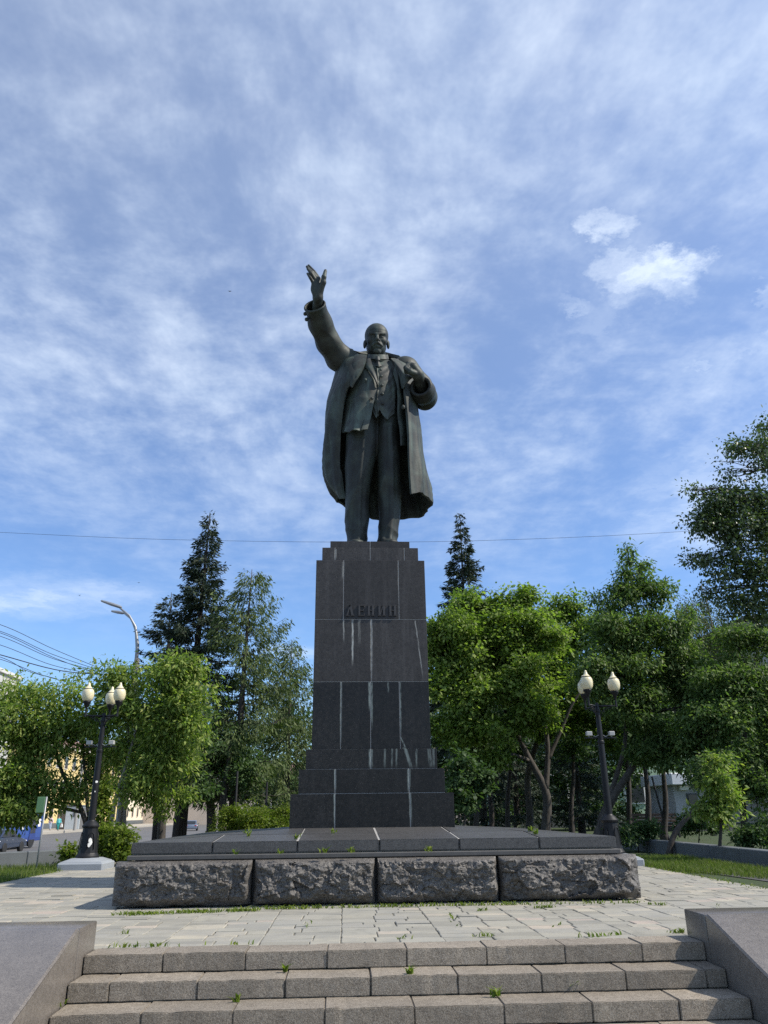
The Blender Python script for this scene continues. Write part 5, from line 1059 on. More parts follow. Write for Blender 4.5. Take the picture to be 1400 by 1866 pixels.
broadleaf('poplar', 'tall poplar at the right edge with boughs hanging over the park', (15.3, 21.5, -0.02), [([(V3((15.3, 21.5, 3)), 0, 0), (V3((15.2, 21.3, 7)), 0, 0), (V3((14.7, 21, 10.5)), 0, 0), (V3((14.5, 21, 13.5)), 0, 0)], 0.30, 0.05)],
    [(1388, 838, 20.8, .95, .80, .9, 130), (1345, 868, 20.8, .55, .42, .5, 50), (1425, 800, 21, .9, .8, .9, 90), (1300, 915, 20.6, .70, .38, .5, 62), (1350, 915, 20.6, .8, .6, .7, 100), (1262, 903, 20.6, .26, .2, .3, 12), (1270, 952, 20.6, .45, .26, .4, 28), (1325, 965, 20.6, .7, .45, .6, 74), (1370, 985, 20.6, .8, .6, .7, 100), (1395, 925, 20.6, .7, .7, .7, 90), (1286, 1022, 20.6, .5, .2, .4, 26), (1340, 1030, 20.6, .6, .36, .5, 54), (1385, 1060, 20.6, .6, .5, .6, 74), (1335, 1098, 20.6, .6, .32, .5, 50), (1292, 1082, 20.6, .3, .16, .3, 12), (1390, 1115, 20.6, .5, .3, .5, 44), (1440, 1000, 20.8, .8, 1.3, .8, 120), (1345, 822, 20.8, .32, .22, .4, 18), (1318, 1058, 20.6, .3, .2, .3, 14)],
    FOL['poplar'], MAT['bark_dark'], (0.095, 0.062), 13, 0.19, 0.85, -1.5, 2.6, 0.5, dens=1.35, group='park trees on the right', seed=15, limbs=14, limb_r=0.04)
broadleaf('elm', 'dense low elm filling the right edge above the stone wall', base_of(1362, 24), [([(1360, 1520, 24), (1352, 1430, 24), (1362, 1320, 24), (1370, 1240, 24)], 0.11, 0.04)],
    [(1350, 1235, 24.4, 1.1, .75, 1.0, 220), (1395, 1300, 24, 1.1, .9, 1.0, 240), (1310, 1320, 24, .95, .7, .9, 190), (1370, 1390, 23.6, 1.1, .7, 1.0, 230), (1325, 1425, 23.8, .8, .45, .8, 120), (1400, 1455, 23.4, .8, .55, .8, 140), (1440, 1380, 24, 1.0, 1.2, 1.0, 170), (1385, 1175, 24.6, .8, .5, .8, 110), (1300, 1255, 24.6, .9, .7, .9, 160), (1335, 1165, 25, .7, .5, .7, 90), (1270, 1340, 24.4, .7, .5, .7, 100)], FOL['green'], MAT['bark_dark'], (0.12, 0.065), 15, 0.2, 0.5, -1.5, 2.0, 0.5, group='park trees on the right', seed=16)
broadleaf('small_tree', 'small tree with a bent dark trunk behind the right wall', base_of(1223, 21.8), [([(1226, 1535, 21.8), (1238, 1508, 21.8), (1262, 1478, 21.8), (1288, 1440, 21.8), (1296, 1400, 21.8)], 0.085, 0.03)], [(1300, 1400, 22, .6, .4, .6, 70), (1275, 1420, 22, .4, .25, .4, 30)], FOL['dark'], MAT['bark_dark'], (0.11, 0.06), 13, 0.15, 0.5, -2, 2.2, 0.5, group='park trees on the right', seed=17)
broadleaf('sapling', 'leafy sapling standing at the right wall', base_of(1313, 19.2), [([(1313, 1540, 19.2), (1312, 1490, 19.2), (1306, 1420, 19.2)], 0.05, 0.015)], [(1310, 1440, 19.2, .45, .42, .42, 90), (1296, 1480, 19.2, .4, .30, .38, 60), (1330, 1472, 19.3, .35, .3, .35, 48), (1305, 1400, 19.3, .3, .25, .3, 36)], FOL['elder'], MAT['bark_dark'], (0.11, 0.05), 13, 0.12, 0.55, -2.4, 2.5, 0.6, group='park trees on the right', seed=18)
broadleaf('shrub', 'dark green round-leaved shrub beside the pedestal base on the right', base_of(842, 25), [([(846, 1490, 25), (842, 1440, 25), (845, 1400, 25)], 0.04, 0.015), ([(835, 1500, 25), (838, 1450, 25)], 0.03, 0.015)], [(845, 1402, 25, .60, .42, .55, 100), (838, 1448, 24.8, .5, .42, .5, 80), (868, 1440, 25.2, .4, .4, .45, 50)], FOL['dark'], MAT['bark'], (0.14, 0.09), 13, 0.14, 0.5, -2.5, 2.5, 0.4, cat='shrub', seed=19)
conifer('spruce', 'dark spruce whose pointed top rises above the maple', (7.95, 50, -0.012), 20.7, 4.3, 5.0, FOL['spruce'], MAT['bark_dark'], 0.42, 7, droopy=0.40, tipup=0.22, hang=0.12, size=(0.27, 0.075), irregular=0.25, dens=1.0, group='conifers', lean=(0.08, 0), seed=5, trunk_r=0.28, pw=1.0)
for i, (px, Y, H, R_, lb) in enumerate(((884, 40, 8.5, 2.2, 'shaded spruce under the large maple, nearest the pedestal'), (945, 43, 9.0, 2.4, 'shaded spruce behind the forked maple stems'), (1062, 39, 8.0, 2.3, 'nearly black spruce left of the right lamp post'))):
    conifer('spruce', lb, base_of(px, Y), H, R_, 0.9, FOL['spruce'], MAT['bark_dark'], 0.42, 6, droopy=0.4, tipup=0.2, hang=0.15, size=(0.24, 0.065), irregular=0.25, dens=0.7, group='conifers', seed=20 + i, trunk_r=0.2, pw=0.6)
for i, (px, Y, tx, lb) in enumerate(((868, 33, 860, 'slim dark trunk just right of the pedestal base'), (895, 35, 890, 'slim dark trunk second from the pedestal'), (925, 37, 932, 'dark trunk left of the forked maple'), (1042, 36, 1046, 'slim trunk between the forked maple and the lamp post'), (1148, 33, 1140, 'dark trunk right of the lamp post, before the green house'), (1182, 30, 1172, 'straight dark trunk in front of the brown bench'), (1212, 31, 1208, 'ivy-dark trunk at the right end of the bench'))):
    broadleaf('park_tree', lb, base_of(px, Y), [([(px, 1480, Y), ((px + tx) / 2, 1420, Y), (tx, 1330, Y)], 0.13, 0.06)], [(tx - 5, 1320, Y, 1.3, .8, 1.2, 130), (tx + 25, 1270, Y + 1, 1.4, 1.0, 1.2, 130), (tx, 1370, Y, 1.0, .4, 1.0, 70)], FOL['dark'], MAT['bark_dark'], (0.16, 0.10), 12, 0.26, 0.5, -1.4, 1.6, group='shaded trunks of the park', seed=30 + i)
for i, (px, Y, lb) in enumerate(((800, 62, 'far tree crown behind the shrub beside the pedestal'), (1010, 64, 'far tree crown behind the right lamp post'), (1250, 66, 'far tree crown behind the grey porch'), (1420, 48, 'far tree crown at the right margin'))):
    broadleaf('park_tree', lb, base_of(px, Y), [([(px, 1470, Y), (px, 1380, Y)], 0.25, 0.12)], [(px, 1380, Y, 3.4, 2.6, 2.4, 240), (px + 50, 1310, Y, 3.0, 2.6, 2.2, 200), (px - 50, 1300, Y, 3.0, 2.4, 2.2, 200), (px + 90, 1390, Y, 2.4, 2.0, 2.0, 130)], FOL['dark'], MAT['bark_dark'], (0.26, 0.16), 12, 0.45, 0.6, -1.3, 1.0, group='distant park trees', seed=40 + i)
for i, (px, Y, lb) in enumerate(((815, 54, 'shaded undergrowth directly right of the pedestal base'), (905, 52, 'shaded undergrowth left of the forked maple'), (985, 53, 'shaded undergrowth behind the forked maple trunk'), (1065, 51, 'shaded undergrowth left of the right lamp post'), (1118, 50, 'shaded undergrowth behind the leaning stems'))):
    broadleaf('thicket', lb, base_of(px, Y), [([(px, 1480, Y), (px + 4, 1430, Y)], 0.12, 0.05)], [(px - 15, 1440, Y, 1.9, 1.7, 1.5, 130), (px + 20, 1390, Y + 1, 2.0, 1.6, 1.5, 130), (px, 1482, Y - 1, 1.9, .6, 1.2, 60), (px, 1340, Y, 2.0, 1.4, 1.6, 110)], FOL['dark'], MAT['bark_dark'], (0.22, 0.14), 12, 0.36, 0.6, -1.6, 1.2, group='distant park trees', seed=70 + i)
for i, (px, py, Y, lb) in enumerate(((1165, 1522, 24, 'low dark shrub behind the right wall near the lamp post'), (1390, 1520, 22, 'low shrub behind the wall at the right edge'), (1275, 1500, 26, 'dark low shrub in front of the grey porch'))):
    broadleaf('shrub', lb, base_of(px, Y), [([(px, py + 5, Y), (px, py - 5, Y)], 0.02, 0.01)], [(px, py, Y, .6, .34, .5, 90), (px - 22, py + 8, Y, .4, .25, .4, 45)], FOL['dark'], MAT['bark_dark'], (0.10, 0.06), 13, 0.13, 0.6, -2.5, 2.5, 0.3, cat='shrub', seed=60 + i)

# ---------------------------------------------------------------- street: pole, wires, vehicles, people, houses
SZ = lambda x: G0 + 0.004 + (0.346 * (-12.5 - x) / 24.5 if x < -12.5 else 0)
pt = at(247, 1230, 36)
pole = empty('street_light', (pt.x, 36, G0), 'tall street light with two curved arms rising behind the box elder', 'street light')
link('post', autosmooth(B().lathe([(0.20, G0), (0.15, 7.6), (0.13, 7.62), (0.12, 7.9)], (pt.x, 36, 0), 10).mesh('post')), MAT['polecrete'], pole)
a1 = [at(*q) for q in ((248, 1212, 36), (251, 1175, 36), (247, 1142, 36), (236, 1122, 36), (219, 1108, 36))]
link('arm', B().tube([Vector((pt.x, 36, 7.6))] + a1, [0.10, 0.09, 0.075, 0.06, 0.05, 0.045], 8).mesh('arm', True), MAT['steel'], pole)
a2 = [at(*q) for q in ((250, 1190, 36.1), (248, 1150, 37.2), (240, 1128, 38.0), (226, 1117, 38.6))]
link('arm', B().tube(a2, [0.06, 0.055, 0.05, 0.04], 8).mesh('arm', True), MAT['steel'], pole)
for p0, p1, Y0, Y1 in (((222, 1107), (184, 1094.5), 36, 36), ((227, 1117.5), (203, 1113.5), 38.6, 38.8)):
    a, b = at(*p0, Y0), at(*p1, Y1); d = (b - a).normalized(); s = Vector((-d.y, d.x, 0)).normalized()
    link('lamp_head', autosmooth(B().tube([a, a.lerp(b, .12), a.lerp(b, .5), a.lerp(b, .95), b], [0.045, 0.075, 0.08, 0.05, 0.025], 8).mesh('lamp_head'), 40), MAT['steel'], pole)
def wire(name, pts, r, label, group=None):
    P = cr([tuple(p) for p in pts], 26); o = link(name, B().tube([tuple(p) for p in P], r, 5).mesh(name, True), MAT['cable']); return tag(o, label, 'wire', group)
wire('overhead_wire', [at(-300, 955, 29), at(0, 970, 28.5), at(300, 983, 28), at(700, 988, 27.5), at(1000, 981, 27), at(1270, 967, 26.5), at(1650, 940, 26)], 0.006, 'thin single wire crossing the whole sky behind the statue')
for i, (y0, y1, xe, ye, mid, w, lb) in enumerate(((1138, 1100, 192, 1222, 2, .012, 'topmost of the wires running to the street light'), (1150, 1112, 190, 1224, 5, .012, 'second wire from the top on the left'), (1153, 1114, 193, 1234, 4, .012, 'third wire from the top on the left'), (1159, 1120, 190, 1226, 7, .012, 'fourth wire from the top on the left'), (1175, 1138, 188, 1232, 8, .012, 'fifth wire from the top on the left, hanging alone'),
                                               (1193, 1168, 246, 1229, 13, .020, 'thickest black cable sagging on the left'), (1197, 1170, 100, 1236, 6, .012, 'upper of the two lowest wires on the left'), (1201, 1176, 160, 1253, 4, .012, 'lowest wire on the left, ending behind the lamp globes'))):
    a, b = at(-160, y0 - 45, 30), at(xe, ye, 36); m0 = at(0, y0, 31.6)
    wire('overhead_wire', [a, m0, at(xe / 2, (y0 + ye) / 2 + mid, 33.8), b], w, lb, 'wires on the left')
# car and bus
def wheel(parent, x, y, z, r, w, local=True):
    t = link('wheel', autosmooth(B().lathe([(r * .62, -w / 2), (r * .9, -w / 2), (r, -w * .36), (r, w * .36), (r * .9, w / 2), (r * .62, w / 2)], n=20).mesh('wheel')), MAT['rubber'], parent, local=True); t.location = (x, y, z); t.rotation_euler = (0, math.pi / 2, 0)
    q = link('rim', autosmooth(B().lathe([(r * .08, -w * .42), (r * .62, -w * .40), (r * .64, w * .40), (r * .08, w * .46)], n=10).mesh('rim')), MAT['rim'], t, local=True); return t
def car(loc, col, label, rz=0.0):
    e = empty('car', loc, label, 'car', rz=rz); paint, n, bs, _ = new_mat('car paint'); n.link(n.mix(n.noise(pos(n), 3, 3), tuple(c * .9 for c in col), tuple(c * 1.1 for c in col)), bs.inputs['Base Color']); bs.inputs['Roughness'].default_value = 0.25; bs.inputs['Metallic'].default_value = 0.4; bs.inputs['Coat Weight'].default_value = 0.6
    K = lambda nm, me, m, par=e: link(nm, me, m, par, local=True)
    low = [(-2.2, .35), (-2.22, .62), (-2.12, .86), (-1.5, .93), (.75, .92), (1.75, .80), (2.15, .66), (2.22, .42), (2.15, .30), (-2.1, .28)]
    b = B(); b.prism(low, 'x', -.86, .86, .05); K('body', autosmooth(b.mesh('body'), 40), paint)
    gh = [(-1.75, .90), (-1.15, 1.34), (-.75, 1.42), (-.05, 1.42), (.35, 1.33), (1.15, .88)]
    cb = B(); cb.prism(gh, 'x', -.70, .70, .05); 
    K('cabin', autosmooth(cb.mesh('cabin'), 40), paint)
    for s in (-1, 1):
        for poly in ([(-1.5, .97), (-1.05, 1.30), (-.42, 1.36), (-.42, .95)], [(-.34, .95), (-.34, 1.36), (.10, 1.34), (.85, .94)]):
            K('window', B().prism(poly, 'x', s * .69, s * .712).mesh('window'), MAT['glass'])
        K('headlight', autosmooth(B().box(s * .70 - .14, s * .70 + .14, 2.06, 2.19, .56, .70, .03).mesh('headlight')), MAT['white']); K('tail_light', autosmooth(B().box(s * .66 - .16, s * .66 + .16, -2.23, -2.12, .66, .80, .02).mesh('tail_light')), MATR)
        m = K('mirror', autosmooth(B().box(s * .93 - .09, s * .93 + .09, .62, .74, .90, 1.04, .03).mesh('mirror')), paint)
        for y in (-.25, -1.15): K('door_handle', B().box(s * .868 - .01, s * .868 + .01, y - .09, y + .09, .76, .79).mesh('door_handle'), MAT['rim'])
        for y in (-1.34, 1.34): wheel(e, s * .80, y, .32, .32, .22)
    K('windscreen', B().prism([(.42, 1.33), (1.13, .915), (1.16, .93), (.45, 1.345)], 'x', -.62, .62).mesh('windscreen'), MAT['glass']); K('rear_window', B().prism([(-1.2, 1.33), (-1.74, .93), (-1.77, .95), (-1.23, 1.345)], 'x', -.6, .6).mesh('rear_window'), MAT['glass'])
    K('bumper', autosmooth(B().box(-.84, .84, 2.14, 2.26, .32, .50, .03).box(-.84, .84, -2.26, -2.14, .32, .52, .03).mesh('bumper')), paint); return e
MATR = plain('red lamp plastic', (0.35, 0.02, 0.02), 0.3)
car((-21.6, 53.75, SZ(-21.6)), (0.030, 0.045, 0.085), 'dark blue sedan in front of the blue bus')
pc = on(349, 1511, -0.85); car((pc.x, pc.y, G0 + 0.03), (0.16, 0.19, 0.24), 'grey-blue car parked between the tree trunks', math.radians(8))
bus = empty('bus', (-24.7, 61.6, SZ(-24.7)), 'blue city bus half hidden behind the box elder', 'bus')
K = lambda nm, me, m, par=bus: link(nm, me, m, par, local=True)
blue = plain('bus blue', (0.035, 0.09, 0.33), 0.35, 0.1, 0.08, 2); blue2 = plain('bus deep blue', (0.02, 0.045, 0.20), 0.35, 0.1, 0.08, 2)
K('body', autosmooth(B().box(-1.25, 1.25, -5.4, 4.5, .38, 2.95, .12, 3).mesh('body')), blue); K('skirt', B().box(-1.265, 1.265, -5.3, 4.3, .36, .62, .01).mesh('skirt'), blue2)
for i, y in enumerate((-4.9, -3.55, -2.2, -.85, .5)):
    for s in (-1, 1): K('window', B().box(s * 1.255 - .012, s * 1.255 + .012, y, y + 1.2, 1.45, 2.45, .005).mesh('window'), MAT['glass'])
d = K('door', B().box(1.25, 1.285, 1.85, 3.0, .45, 2.55, .01).mesh('door'), blue2); K('door_pane', B().box(1.28, 1.295, 1.95, 2.38, .9, 2.4).mesh('door_pane'), MAT['glass'], d); K('door_pane', B().box(1.28, 1.295, 2.46, 2.9, .9, 2.4).mesh('door_pane'), MAT['glass'], d)
K('windscreen', B().box(-1.1, 1.1, 4.49, 4.515, 1.2, 2.55).mesh('windscreen'), MAT['glass']); K('poster', B().box(1.262, 1.272, .55, .95, 1.6, 2.2).mesh('poster'), MAT['paper']); K('poster', B().box(1.262, 1.272, 3.35, 3.85, 1.35, 1.9).mesh('poster'), MAT['paper']); K('poster', B().box(1.262, 1.272, .3, .55, 1.2, 1.42).mesh('poster'), MAT['paper'])
K('roof_pod', autosmooth(B().box(-.9, .9, -3.5, 1.5, 2.94, 3.15, .06).mesh('roof_pod')), blue2)
for s in (-1, 1):
    for y in (-3.3, 2.4): K('wheel_arch', B().lathe([(.62, -.02), (.62, .02)], n=20).mesh('wheel_arch'), MAT['cable']).matrix_local = Matrix.Translation((s * 1.25, y, .5)) @ Matrix.Rotation(math.pi / 2, 4, 'Y'); wheel(bus, s * 1.14, y, .5, .5, .28)
    K('mirror', autosmooth(B().box(s * 1.4 - .08, s * 1.4 + .08, 4.5, 4.62, 1.9, 2.3, .03).mesh('mirror')), MAT['cable'])
# sign by the wall
sp = on(66, 1586); sg = empty('sign_post', (sp.x, sp.y, 0), 'thin steel pole with a plain green sign at the left wall', 'sign post')
top = at(77, 1452, sp.y)
link('pole', B().tube([(sp.x, sp.y, -.1), (sp.x + .01, sp.y, top.z)], 0.022, 8).mesh('pole', True), MAT['steel'], sg)
q0, q1 = at(66, 1481, sp.y), at(84, 1452, sp.y); link('board', autosmooth(B().box(q0.x, q1.x, sp.y - .04, sp.y - .022, q0.z, q1.z, .006).mesh('board')), plain('green sign paint', (0.11, 0.22, 0.10), 0.5, 0, 0.1, 3), sg)
# two walkers on the far pavement
def person(px, H, loc, top_c, leg_c, label, bag):
    e = empty('person', loc, label, 'person', 'two people on the far pavement'); x0, y0, zg = loc; s = H / 1.68
    def body(X, Y, Z):
        X = (X - x0) / s; Y = (Y - y0) / s; Z = (Z - zg) / s
        d = cap(X, Y, Z, (0, 0, 1.0), (0, 0, 1.30), .15, .16); d = smin(d, cap(X, Y, Z, (-.13, 0, 1.36), (.13, 0, 1.36), .08, .08), .06)
        for k, st in ((-1, .10), (1, -.12)):
            d = smin(d, chain(X, Y, Z, [(k * .09, 0, .95), (k * .10 + st * .5, -.02, .5), (k * .10 + st * .7, .05, .08)], [.10, .075, .05], .04), .05); d = smin(d, cap(X, Y, Z, (k * .10 + st * .7, .05, .05), (k * .10 + st * .7 + .12, -.02, .04), .045, .035), .02)
            d = smin(d, chain(X, Y, Z, [(k * .20, 0, 1.36), (k * .26, .02, 1.08), (k * .27 + .06, -.08, .86)], [.055, .045, .035], .03), .03); d = smin(d, ell(X, Y, Z, (k * .27 + .07, -.10, .80), (.03, .04, .07)), .02)
        d = smin(d, cap(X, Y, Z, (0, 0, 1.38), (0, 0, 1.50), .055, .05), .03); d = smin(d, ell(X, Y, Z, (0, 0, 1.58), (.078, .095, .12)), .03); d = smin(d, ell(X, Y, Z, (0, -.095, 1.57), (.014, .02, .025)), .01)
        return d * s
    link('body', sdf_mesh('body', body, (x0 - .5 * s, y0 - .35 * s, zg - .02), (x0 + .5 * s, y0 + .35 * s, zg + 1.78 * s), 0.03), plain('skin', (0.45, 0.30, 0.22), 0.6), e)
    sh = lambda X, Y, Z: np.maximum(body(X, Y, Z) - 0.022, np.maximum(zg + .92 * s - Z, Z - (zg + 1.44 * s))); link('shirt', sdf_mesh('shirt', sh, (x0 - .5 * s, y0 - .35 * s, zg + .8 * s), (x0 + .5 * s, y0 + .35 * s, zg + 1.5 * s), 0.03), plain('shirt cloth', top_c, 0.9), e)
    tr = lambda X, Y, Z: np.maximum(np.maximum(body(X, Y, Z) - 0.02, np.maximum(zg + .10 * s - Z, Z - (zg + .95 * s))), np.abs(X - x0) - .25 * s); link('trousers', sdf_mesh('trousers', tr, (x0 - .5 * s, y0 - .35 * s, zg), (x0 + .5 * s, y0 + .35 * s, zg + 1.0 * s), 0.03), plain('trouser cloth', leg_c, 0.9), e)
    link('hair', B().ball((x0, y0 + .02, zg + 1.615 * s), .10 * s, 2, (.9, 1.05, 1.0)).mesh('hair', True), plain('hair', (0.05, 0.03, 0.02), 0.7), e)
    return e
SWZ = G0 + 0.47
pa = at(91, 1513, 116); pb = at(105, 1515, 112)
person(91, 1.75, (pa.x, 116, SWZ), (0.62, 0.46, 0.50), (0.42, 0.48, 0.58), 'walker in a pale pink top and light trousers', False)
person(105, 1.72, (pb.x, 112, SWZ), (0.12, 0.50, 0.52), (0.03, 0.32, 0.30), 'walker in turquoise clothes carrying a pale bag', True)
bg = tag(link('bag', autosmooth(B().prism([(pb.x + .34, SWZ + .40), (pb.x + .68, SWZ + .40), (pb.x + .62, SWZ + .80), (pb.x + .40, SWZ + .80)], 'y', 111.7, 111.85, .03).tube([(pb.x + .44, 111.78, SWZ + .80), (pb.x + .46, 111.78, SWZ + .96), (pb.x + .56, 111.78, SWZ + .96), (pb.x + .58, 111.78, SWZ + .80)], .02, 5).mesh('bag')), MAT['paper']), 'pale shopping bag held by the walker in turquoise', 'bag')
# kiosk and pole on the far pavement
kp = at(124, 1512, 121); kx = column(131, 0, 121)
ki = empty('kiosk', (kx, 121, SWZ), 'pale grey kiosk on the far pavement', 'kiosk'); K = lambda nm, me, m, par=ki: link(nm, me, m, par, local=True)
K('wall', B().box(-1.05, 1.05, 0, 2.4, 0, 3.05, .03).mesh('wall'), plain('kiosk panel', (0.50, 0.54, 0.55), 0.6, 0, .08, 2)); K('roof', B().box(-1.2, 1.2, -.15, 2.5, 3.05, 3.25, .03).mesh('roof'), MAT['wallgrey']); w = K('window', B().box(.05, .75, -.04, .02, 1.65, 2.35, .01).mesh('window'), MAT['wallgrey']); K('pane', B().box(.10, .70, -.055, -.03, 1.70, 2.30).mesh('pane'), MAT['glass'], w); K('side_panel', B().box(1.06, 1.9, .1, 2.2, 0, 2.9, .02).mesh('side_panel'), MAT['polecrete']); K('shutter', B().box(-2.3, -1.06, .3, 2.2, 0, 2.5, .02).mesh('shutter'), plain('brown shutter', (0.20, 0.16, 0.12), 0.7))
ux = column(137, 0, 112); tag(link('utility_pole', autosmooth(B().lathe([(.22, SWZ), (.20, 3.2), (.17, 9.0), (.12, 9.02)], (ux, 112, 0), 10).mesh('utility_pole')), MAT['polecrete']), 'round concrete pole standing before the kiosk', 'utility pole')
# houses along the far side of the street
def house(name, label, X, Y0, Y1, H, col, rows, cols, wz=(1.2, 1.5), trim=None, roof=None, depth=14):
    zb = SWZ - 0.02; e = empty(name, (X, (Y0 + Y1) / 2, zb), label, 'building', 'buildings along the street'); wall = plain(name + ' wall', col, 0.9, 0, 0.12, 0.7, 0.1); tr = trim or plain('trim', tuple(min(1, c * 1.15) for c in col), 0.8)
    link('wall', B().box(X - depth, X, Y0, Y1, zb, zb + H, .02).mesh('wall'), wall, e); link('cornice', B().box(X - depth - .2, X + .35, Y0 - .2, Y1 + .2, zb + H - .5, zb + H, .04).mesh('cornice'), tr, e); link('plinth', B().box(X - .1, X + .12, Y0, Y1, zb, zb + .8, .02).mesh('plinth'), MAT['wallgrey'], e)
    if roof: link('roof', B().prism([(X - depth - .2, zb + H), (X + .4, zb + H), (X - depth / 2, zb + H + 3.0)], 'y', Y0 - .2, Y1 + .2).mesh('roof'), roof, e)
    for r in range(rows):
        for c in range(cols):
            y = Y0 + (Y1 - Y0) * (c + .5) / cols; z = zb + 1.5 + r * (H - 1.2) / max(rows, 1)
            w = link('window', B().box(X + .01, X + .10, y - wz[0] / 2 - .12, y + wz[0] / 2 + .12, z - .12, z + wz[1] + .12, .01).mesh('window'), tr, e); link('pane', B().box(X + .09, X + .115, y - wz[0] / 2, y + wz[0] / 2, z, z + wz[1]).mesh('pane'), MAT['glass'], w)
    return e
wb = house('apartment_block', 'tall white apartment block at the upper left edge', -46, 84, 112.5, 20.3, (0.46, 0.45, 0.42), 0, 0, depth=16)
for k, y in enumerate((96, 103.5, 108.3)): link('wall_seam', B().box(-45.995, -45.97, y, y + .35 + .3 * k, 4, 18.9).mesh('wall_seam'), plain('seam stain', (0.42, 0.38, 0.33), 0.9, 0, 0.3, .6), wb)
house('town_house', 'yellow plastered town house across the street', -45.5, 121, 172, 12.5, (0.60, 0.46, 0.20), 3, 13, (1.3, 1.8), plain('cream trim', (0.62, 0.58, 0.48), .8), plain('tin roof', (0.22, 0.12, 0.08), 0.6))
house('town_house', 'cream town house beyond the yellow one', -45.5, 174, 225, 10.5, (0.66, 0.58, 0.44), 2, 12, (1.3, 1.9), None, plain('grey tin roof', (0.25, 0.25, 0.25), 0.6))
house('town_house', 'pale town house far down the street', -45.5, 227, 300, 13, (0.62, 0.60, 0.56), 3, 14, (1.3, 1.8)); house('town_house', 'reddish brick house at the end of the street', -38, 305, 330, 15, (0.36, 0.15, 0.10), 4, 6)
eh = empty('town_house', (-32, 190, G0), 'long pale house closing the view between the tree trunks', 'building', 'buildings along the street')
link('wall', B().box(-46, 30, 190, 200, G0, 9.5, .02).mesh('wall'), plain('pale house wall', (0.50, 0.42, 0.34), .9, 0, .15, .5), eh); link('roof', B().prism([(189.5, 9.5), (200.5, 9.5), (195, 12.5)], 'x', -46.5, 30.5).mesh('roof'), plain('dark tin roof', (0.18, 0.10, 0.08), .6), eh)
for c in range(18):
    for r in range(2):
        x = -20 + c * 2.8; w = link('window', B().box(x - .75, x + .75, 189.9, 190.02, 1.2 + r * 4, 3.4 + r * 4).mesh('window'), MAT['white'], eh); link('pane', B().box(x - .6, x + .6, 189.86, 189.92, 1.35 + r * 4, 3.25 + r * 4).mesh('pane'), MAT['glass'], w)
# ---------------------------------------------------------------- park side: houses, porch, bench, thin posts
green = plain('pale green plaster', (0.34, 0.46, 0.33), 0.9, 0, 0.12, .8, .1); grey = plain('grey plaster', (0.36, 0.36, 0.37), .9, 0, .1, 1.2)
gh = empty('green_house', (20, 58, -0.02), 'pale green plastered house behind the park trees', 'building')
link('wall', B().box(11, 25.5, 58, 66, -.3, 6.5, .02).mesh('wall'), green, gh); link('roof', B().prism([(57.5, 6.5), (66.5, 6.5), (62, 9.2)], 'x', 10.6, 25.9).mesh('roof'), plain('green tin roof', (0.10, 0.13, 0.11), .6), gh); link('plinth', B().box(10.95, 25.55, 57.93, 58.1, -.3, .75).mesh('plinth'), MAT['wallgrey'], gh)
for c in range(5):
    x = 12.6 + c * 2.8; w = link('window', B().box(x - .8, x + .8, 57.92, 58.02, 1.5, 3.6, .02).mesh('window'), MAT['white'], gh); link('pane', B().box(x - .65, x + .65, 57.88, 57.93, 1.62, 3.48).mesh('pane'), MAT['glass'], w)
gp = empty('porch', (19.4, 45, -0.02), 'grey porch with a white canopy behind the bent tree', 'porch')
a, b = column(1233, 1, 45), column(1290, 1, 45)
link('wall', B().box(a, b + 1.2, 45, 49, -.1, 2.4, .02).mesh('wall'), grey, gp); link('canopy', B().box(a - .35, b + 1.6, 44.2, 49, 2.40, 3.0, .03).mesh('canopy'), plain('white canopy', (0.62, 0.63, 0.66), .6), gp); link('stone_base', B().box(a - .1, b + 1.3, 44.9, 49, -.15, .42, .02).mesh('stone_base'), MAT['rock'], gp)
w = link('window', B().box(a + .7, a + 1.3, 44.94, 45.02, 1.3, 1.95).mesh('window'), MAT['wallgrey'], gp); link('pane', B().box(a + .76, a + 1.24, 44.90, 44.95, 1.36, 1.89).mesh('pane'), MAT['glass'], w); link('lamp_box', autosmooth(B().box(a + .3, a + .8, 44.75, 45.0, 2.12, 2.36, .02).mesh('lamp_box')), MAT['white'], gp); link('canopy_panel', B().box(b + .2, b + .62, 44.16, 44.22, 1.95, 2.42).mesh('canopy_panel'), MAT['white'], gp)
tb_ = empty('corner_building', (36, 60, -0.02), 'grey stone building with a heavy cornice at the right edge', 'building')
cz = at(1385, 1128, 60).z; cx_ = column(1352, cz, 60)
link('wall', B().box(cx_ + 1.0, cx_ + 30, 60, 80, -.3, cz - .8, .02).mesh('wall'), plain('building grey', (0.30, 0.29, 0.27), .9, 0, .12, .8), tb_); link('cornice', B().box(cx_, cx_ + 31, 59, 81, cz - .8, cz - .3, .04).box(cx_ - .4, cx_ + 31.4, 58.6, 81, cz - .3, cz, .04).mesh('cornice'), plain('cornice dark', (0.10, 0.10, 0.10), .8), tb_)
for r in range(4):
    for c in range(8):
        x = cx_ + 3 + c * 3.2; z = 1.2 + r * 3.6; w = link('window', B().box(x - .8, x + .8, 59.9, 60.02, z, z + 2.0).mesh('window'), MAT['white'], tb_); link('pane', B().box(x - .66, x + .66, 59.86, 59.92, z + .14, z + 1.86).mesh('pane'), MAT['glass'], w)
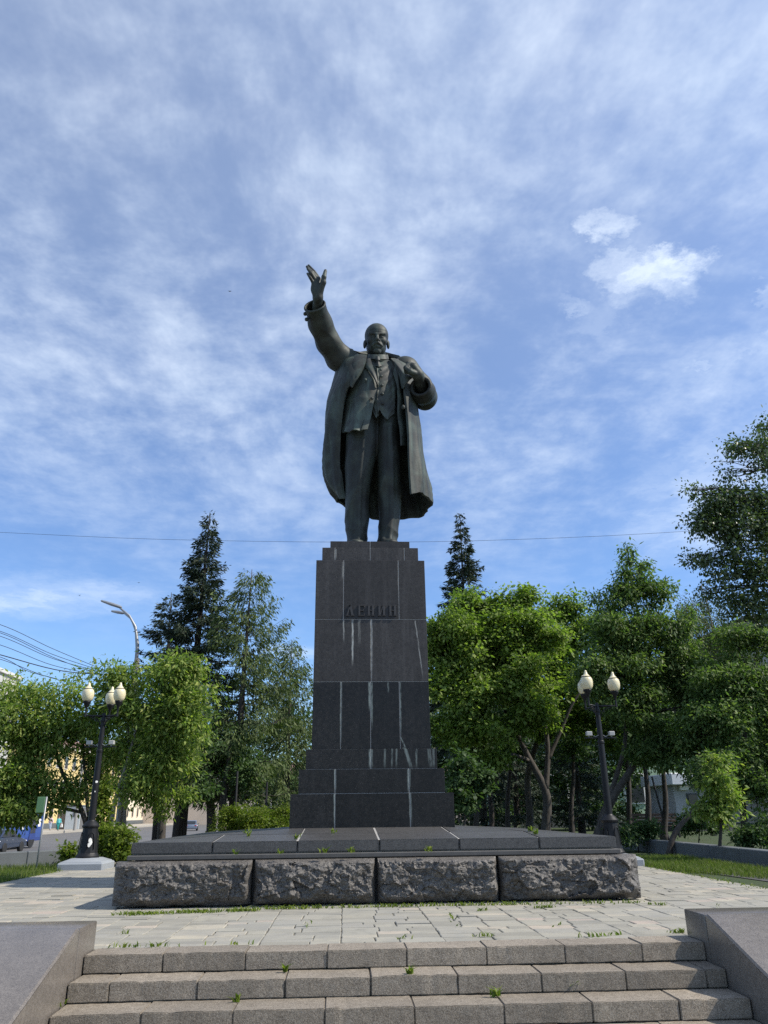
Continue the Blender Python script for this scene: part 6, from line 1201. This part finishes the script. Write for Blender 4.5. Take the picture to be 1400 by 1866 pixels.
bz = empty('bench', (13.75, 36, -0.02), 'long brown slatted park bench before the green house', 'bench')
xa, xb = column(1150, .7, 36), column(1238, .7, 36)
for k, (z, y) in enumerate(((.92, 36.25), (.79, 36.22), (.66, 36.18))): link('back_slat', B().box(xa, xb, y, y + .035, z - .05, z + .05, .008).mesh('back_slat'), MAT['wood'], bz)
for y in (35.7, 35.84, 35.98): link('seat_slat', B().box(xa, xb, y, y + .11, .44, .475, .008).mesh('seat_slat'), MAT['wood'], bz)
for x in (xa + .2, (xa + xb) / 2, xb - .2): link('leg', B().prism([(35.68, -.05), (35.76, -.05), (35.80, .40), (36.1, .40), (36.22, -.05), (36.30, -.05), (36.20, .45), (36.32, .95), (36.28, .97), (36.15, .48), (35.68, .44)], 'x', x - .03, x + .03).mesh('leg'), MAT['cable'], bz)
for px, y1, Y, lb in ((433, 1405, 27, 'thin black post beside the hedge, nearer the street'), (487, 1425, 30, 'thin black post rising from the hedge'), (1188, 1415, 31, 'thin dark post leaning among the park trunks')):
    p1 = at(px, y1, Y); p0 = Vector((p1.x + (0 if px < 1000 else .35), Y, -.02)); e = tag(link('park_post', autosmooth(B().tube([p0, p0.lerp(p1, .1), p0.lerp(p1, .12), p1], [.06, .06, .04, .035], 8).mesh('park_post')), MAT['cable']), lb, 'post')
# birds
for px, py, Y, lb in ((253, 1062, 60, 'tiny dark bird above the street light'), (145, 1085, 60, 'tiny dark bird left of the street light'), (419, 531, 50, 'tiny dark bird high in the sky left of the statue')):
    c = at(px, py, Y); b = B(); b.ball((c.x, c.y, c.z), .03, 1, (1, 2.2, .9)); o = link('bird', b.mesh('bird', True), MAT['cable']); tag(o, lb, 'bird', 'birds in the sky')
    for s in (-1, 1): link('wing', pydata('wing', [c + Vector((0, -.05, .01)), c + Vector((0, .06, .01)), c + Vector((s * .09, .03, .04)), c + Vector((s * .17, -.01, .02)), c + Vector((s * .08, -.04, .03)), c + Vector((0, 0, -.01))], [(0, 1, 2, 4), (4, 2, 3), (0, 5, 1)]), MAT['cable'], o)
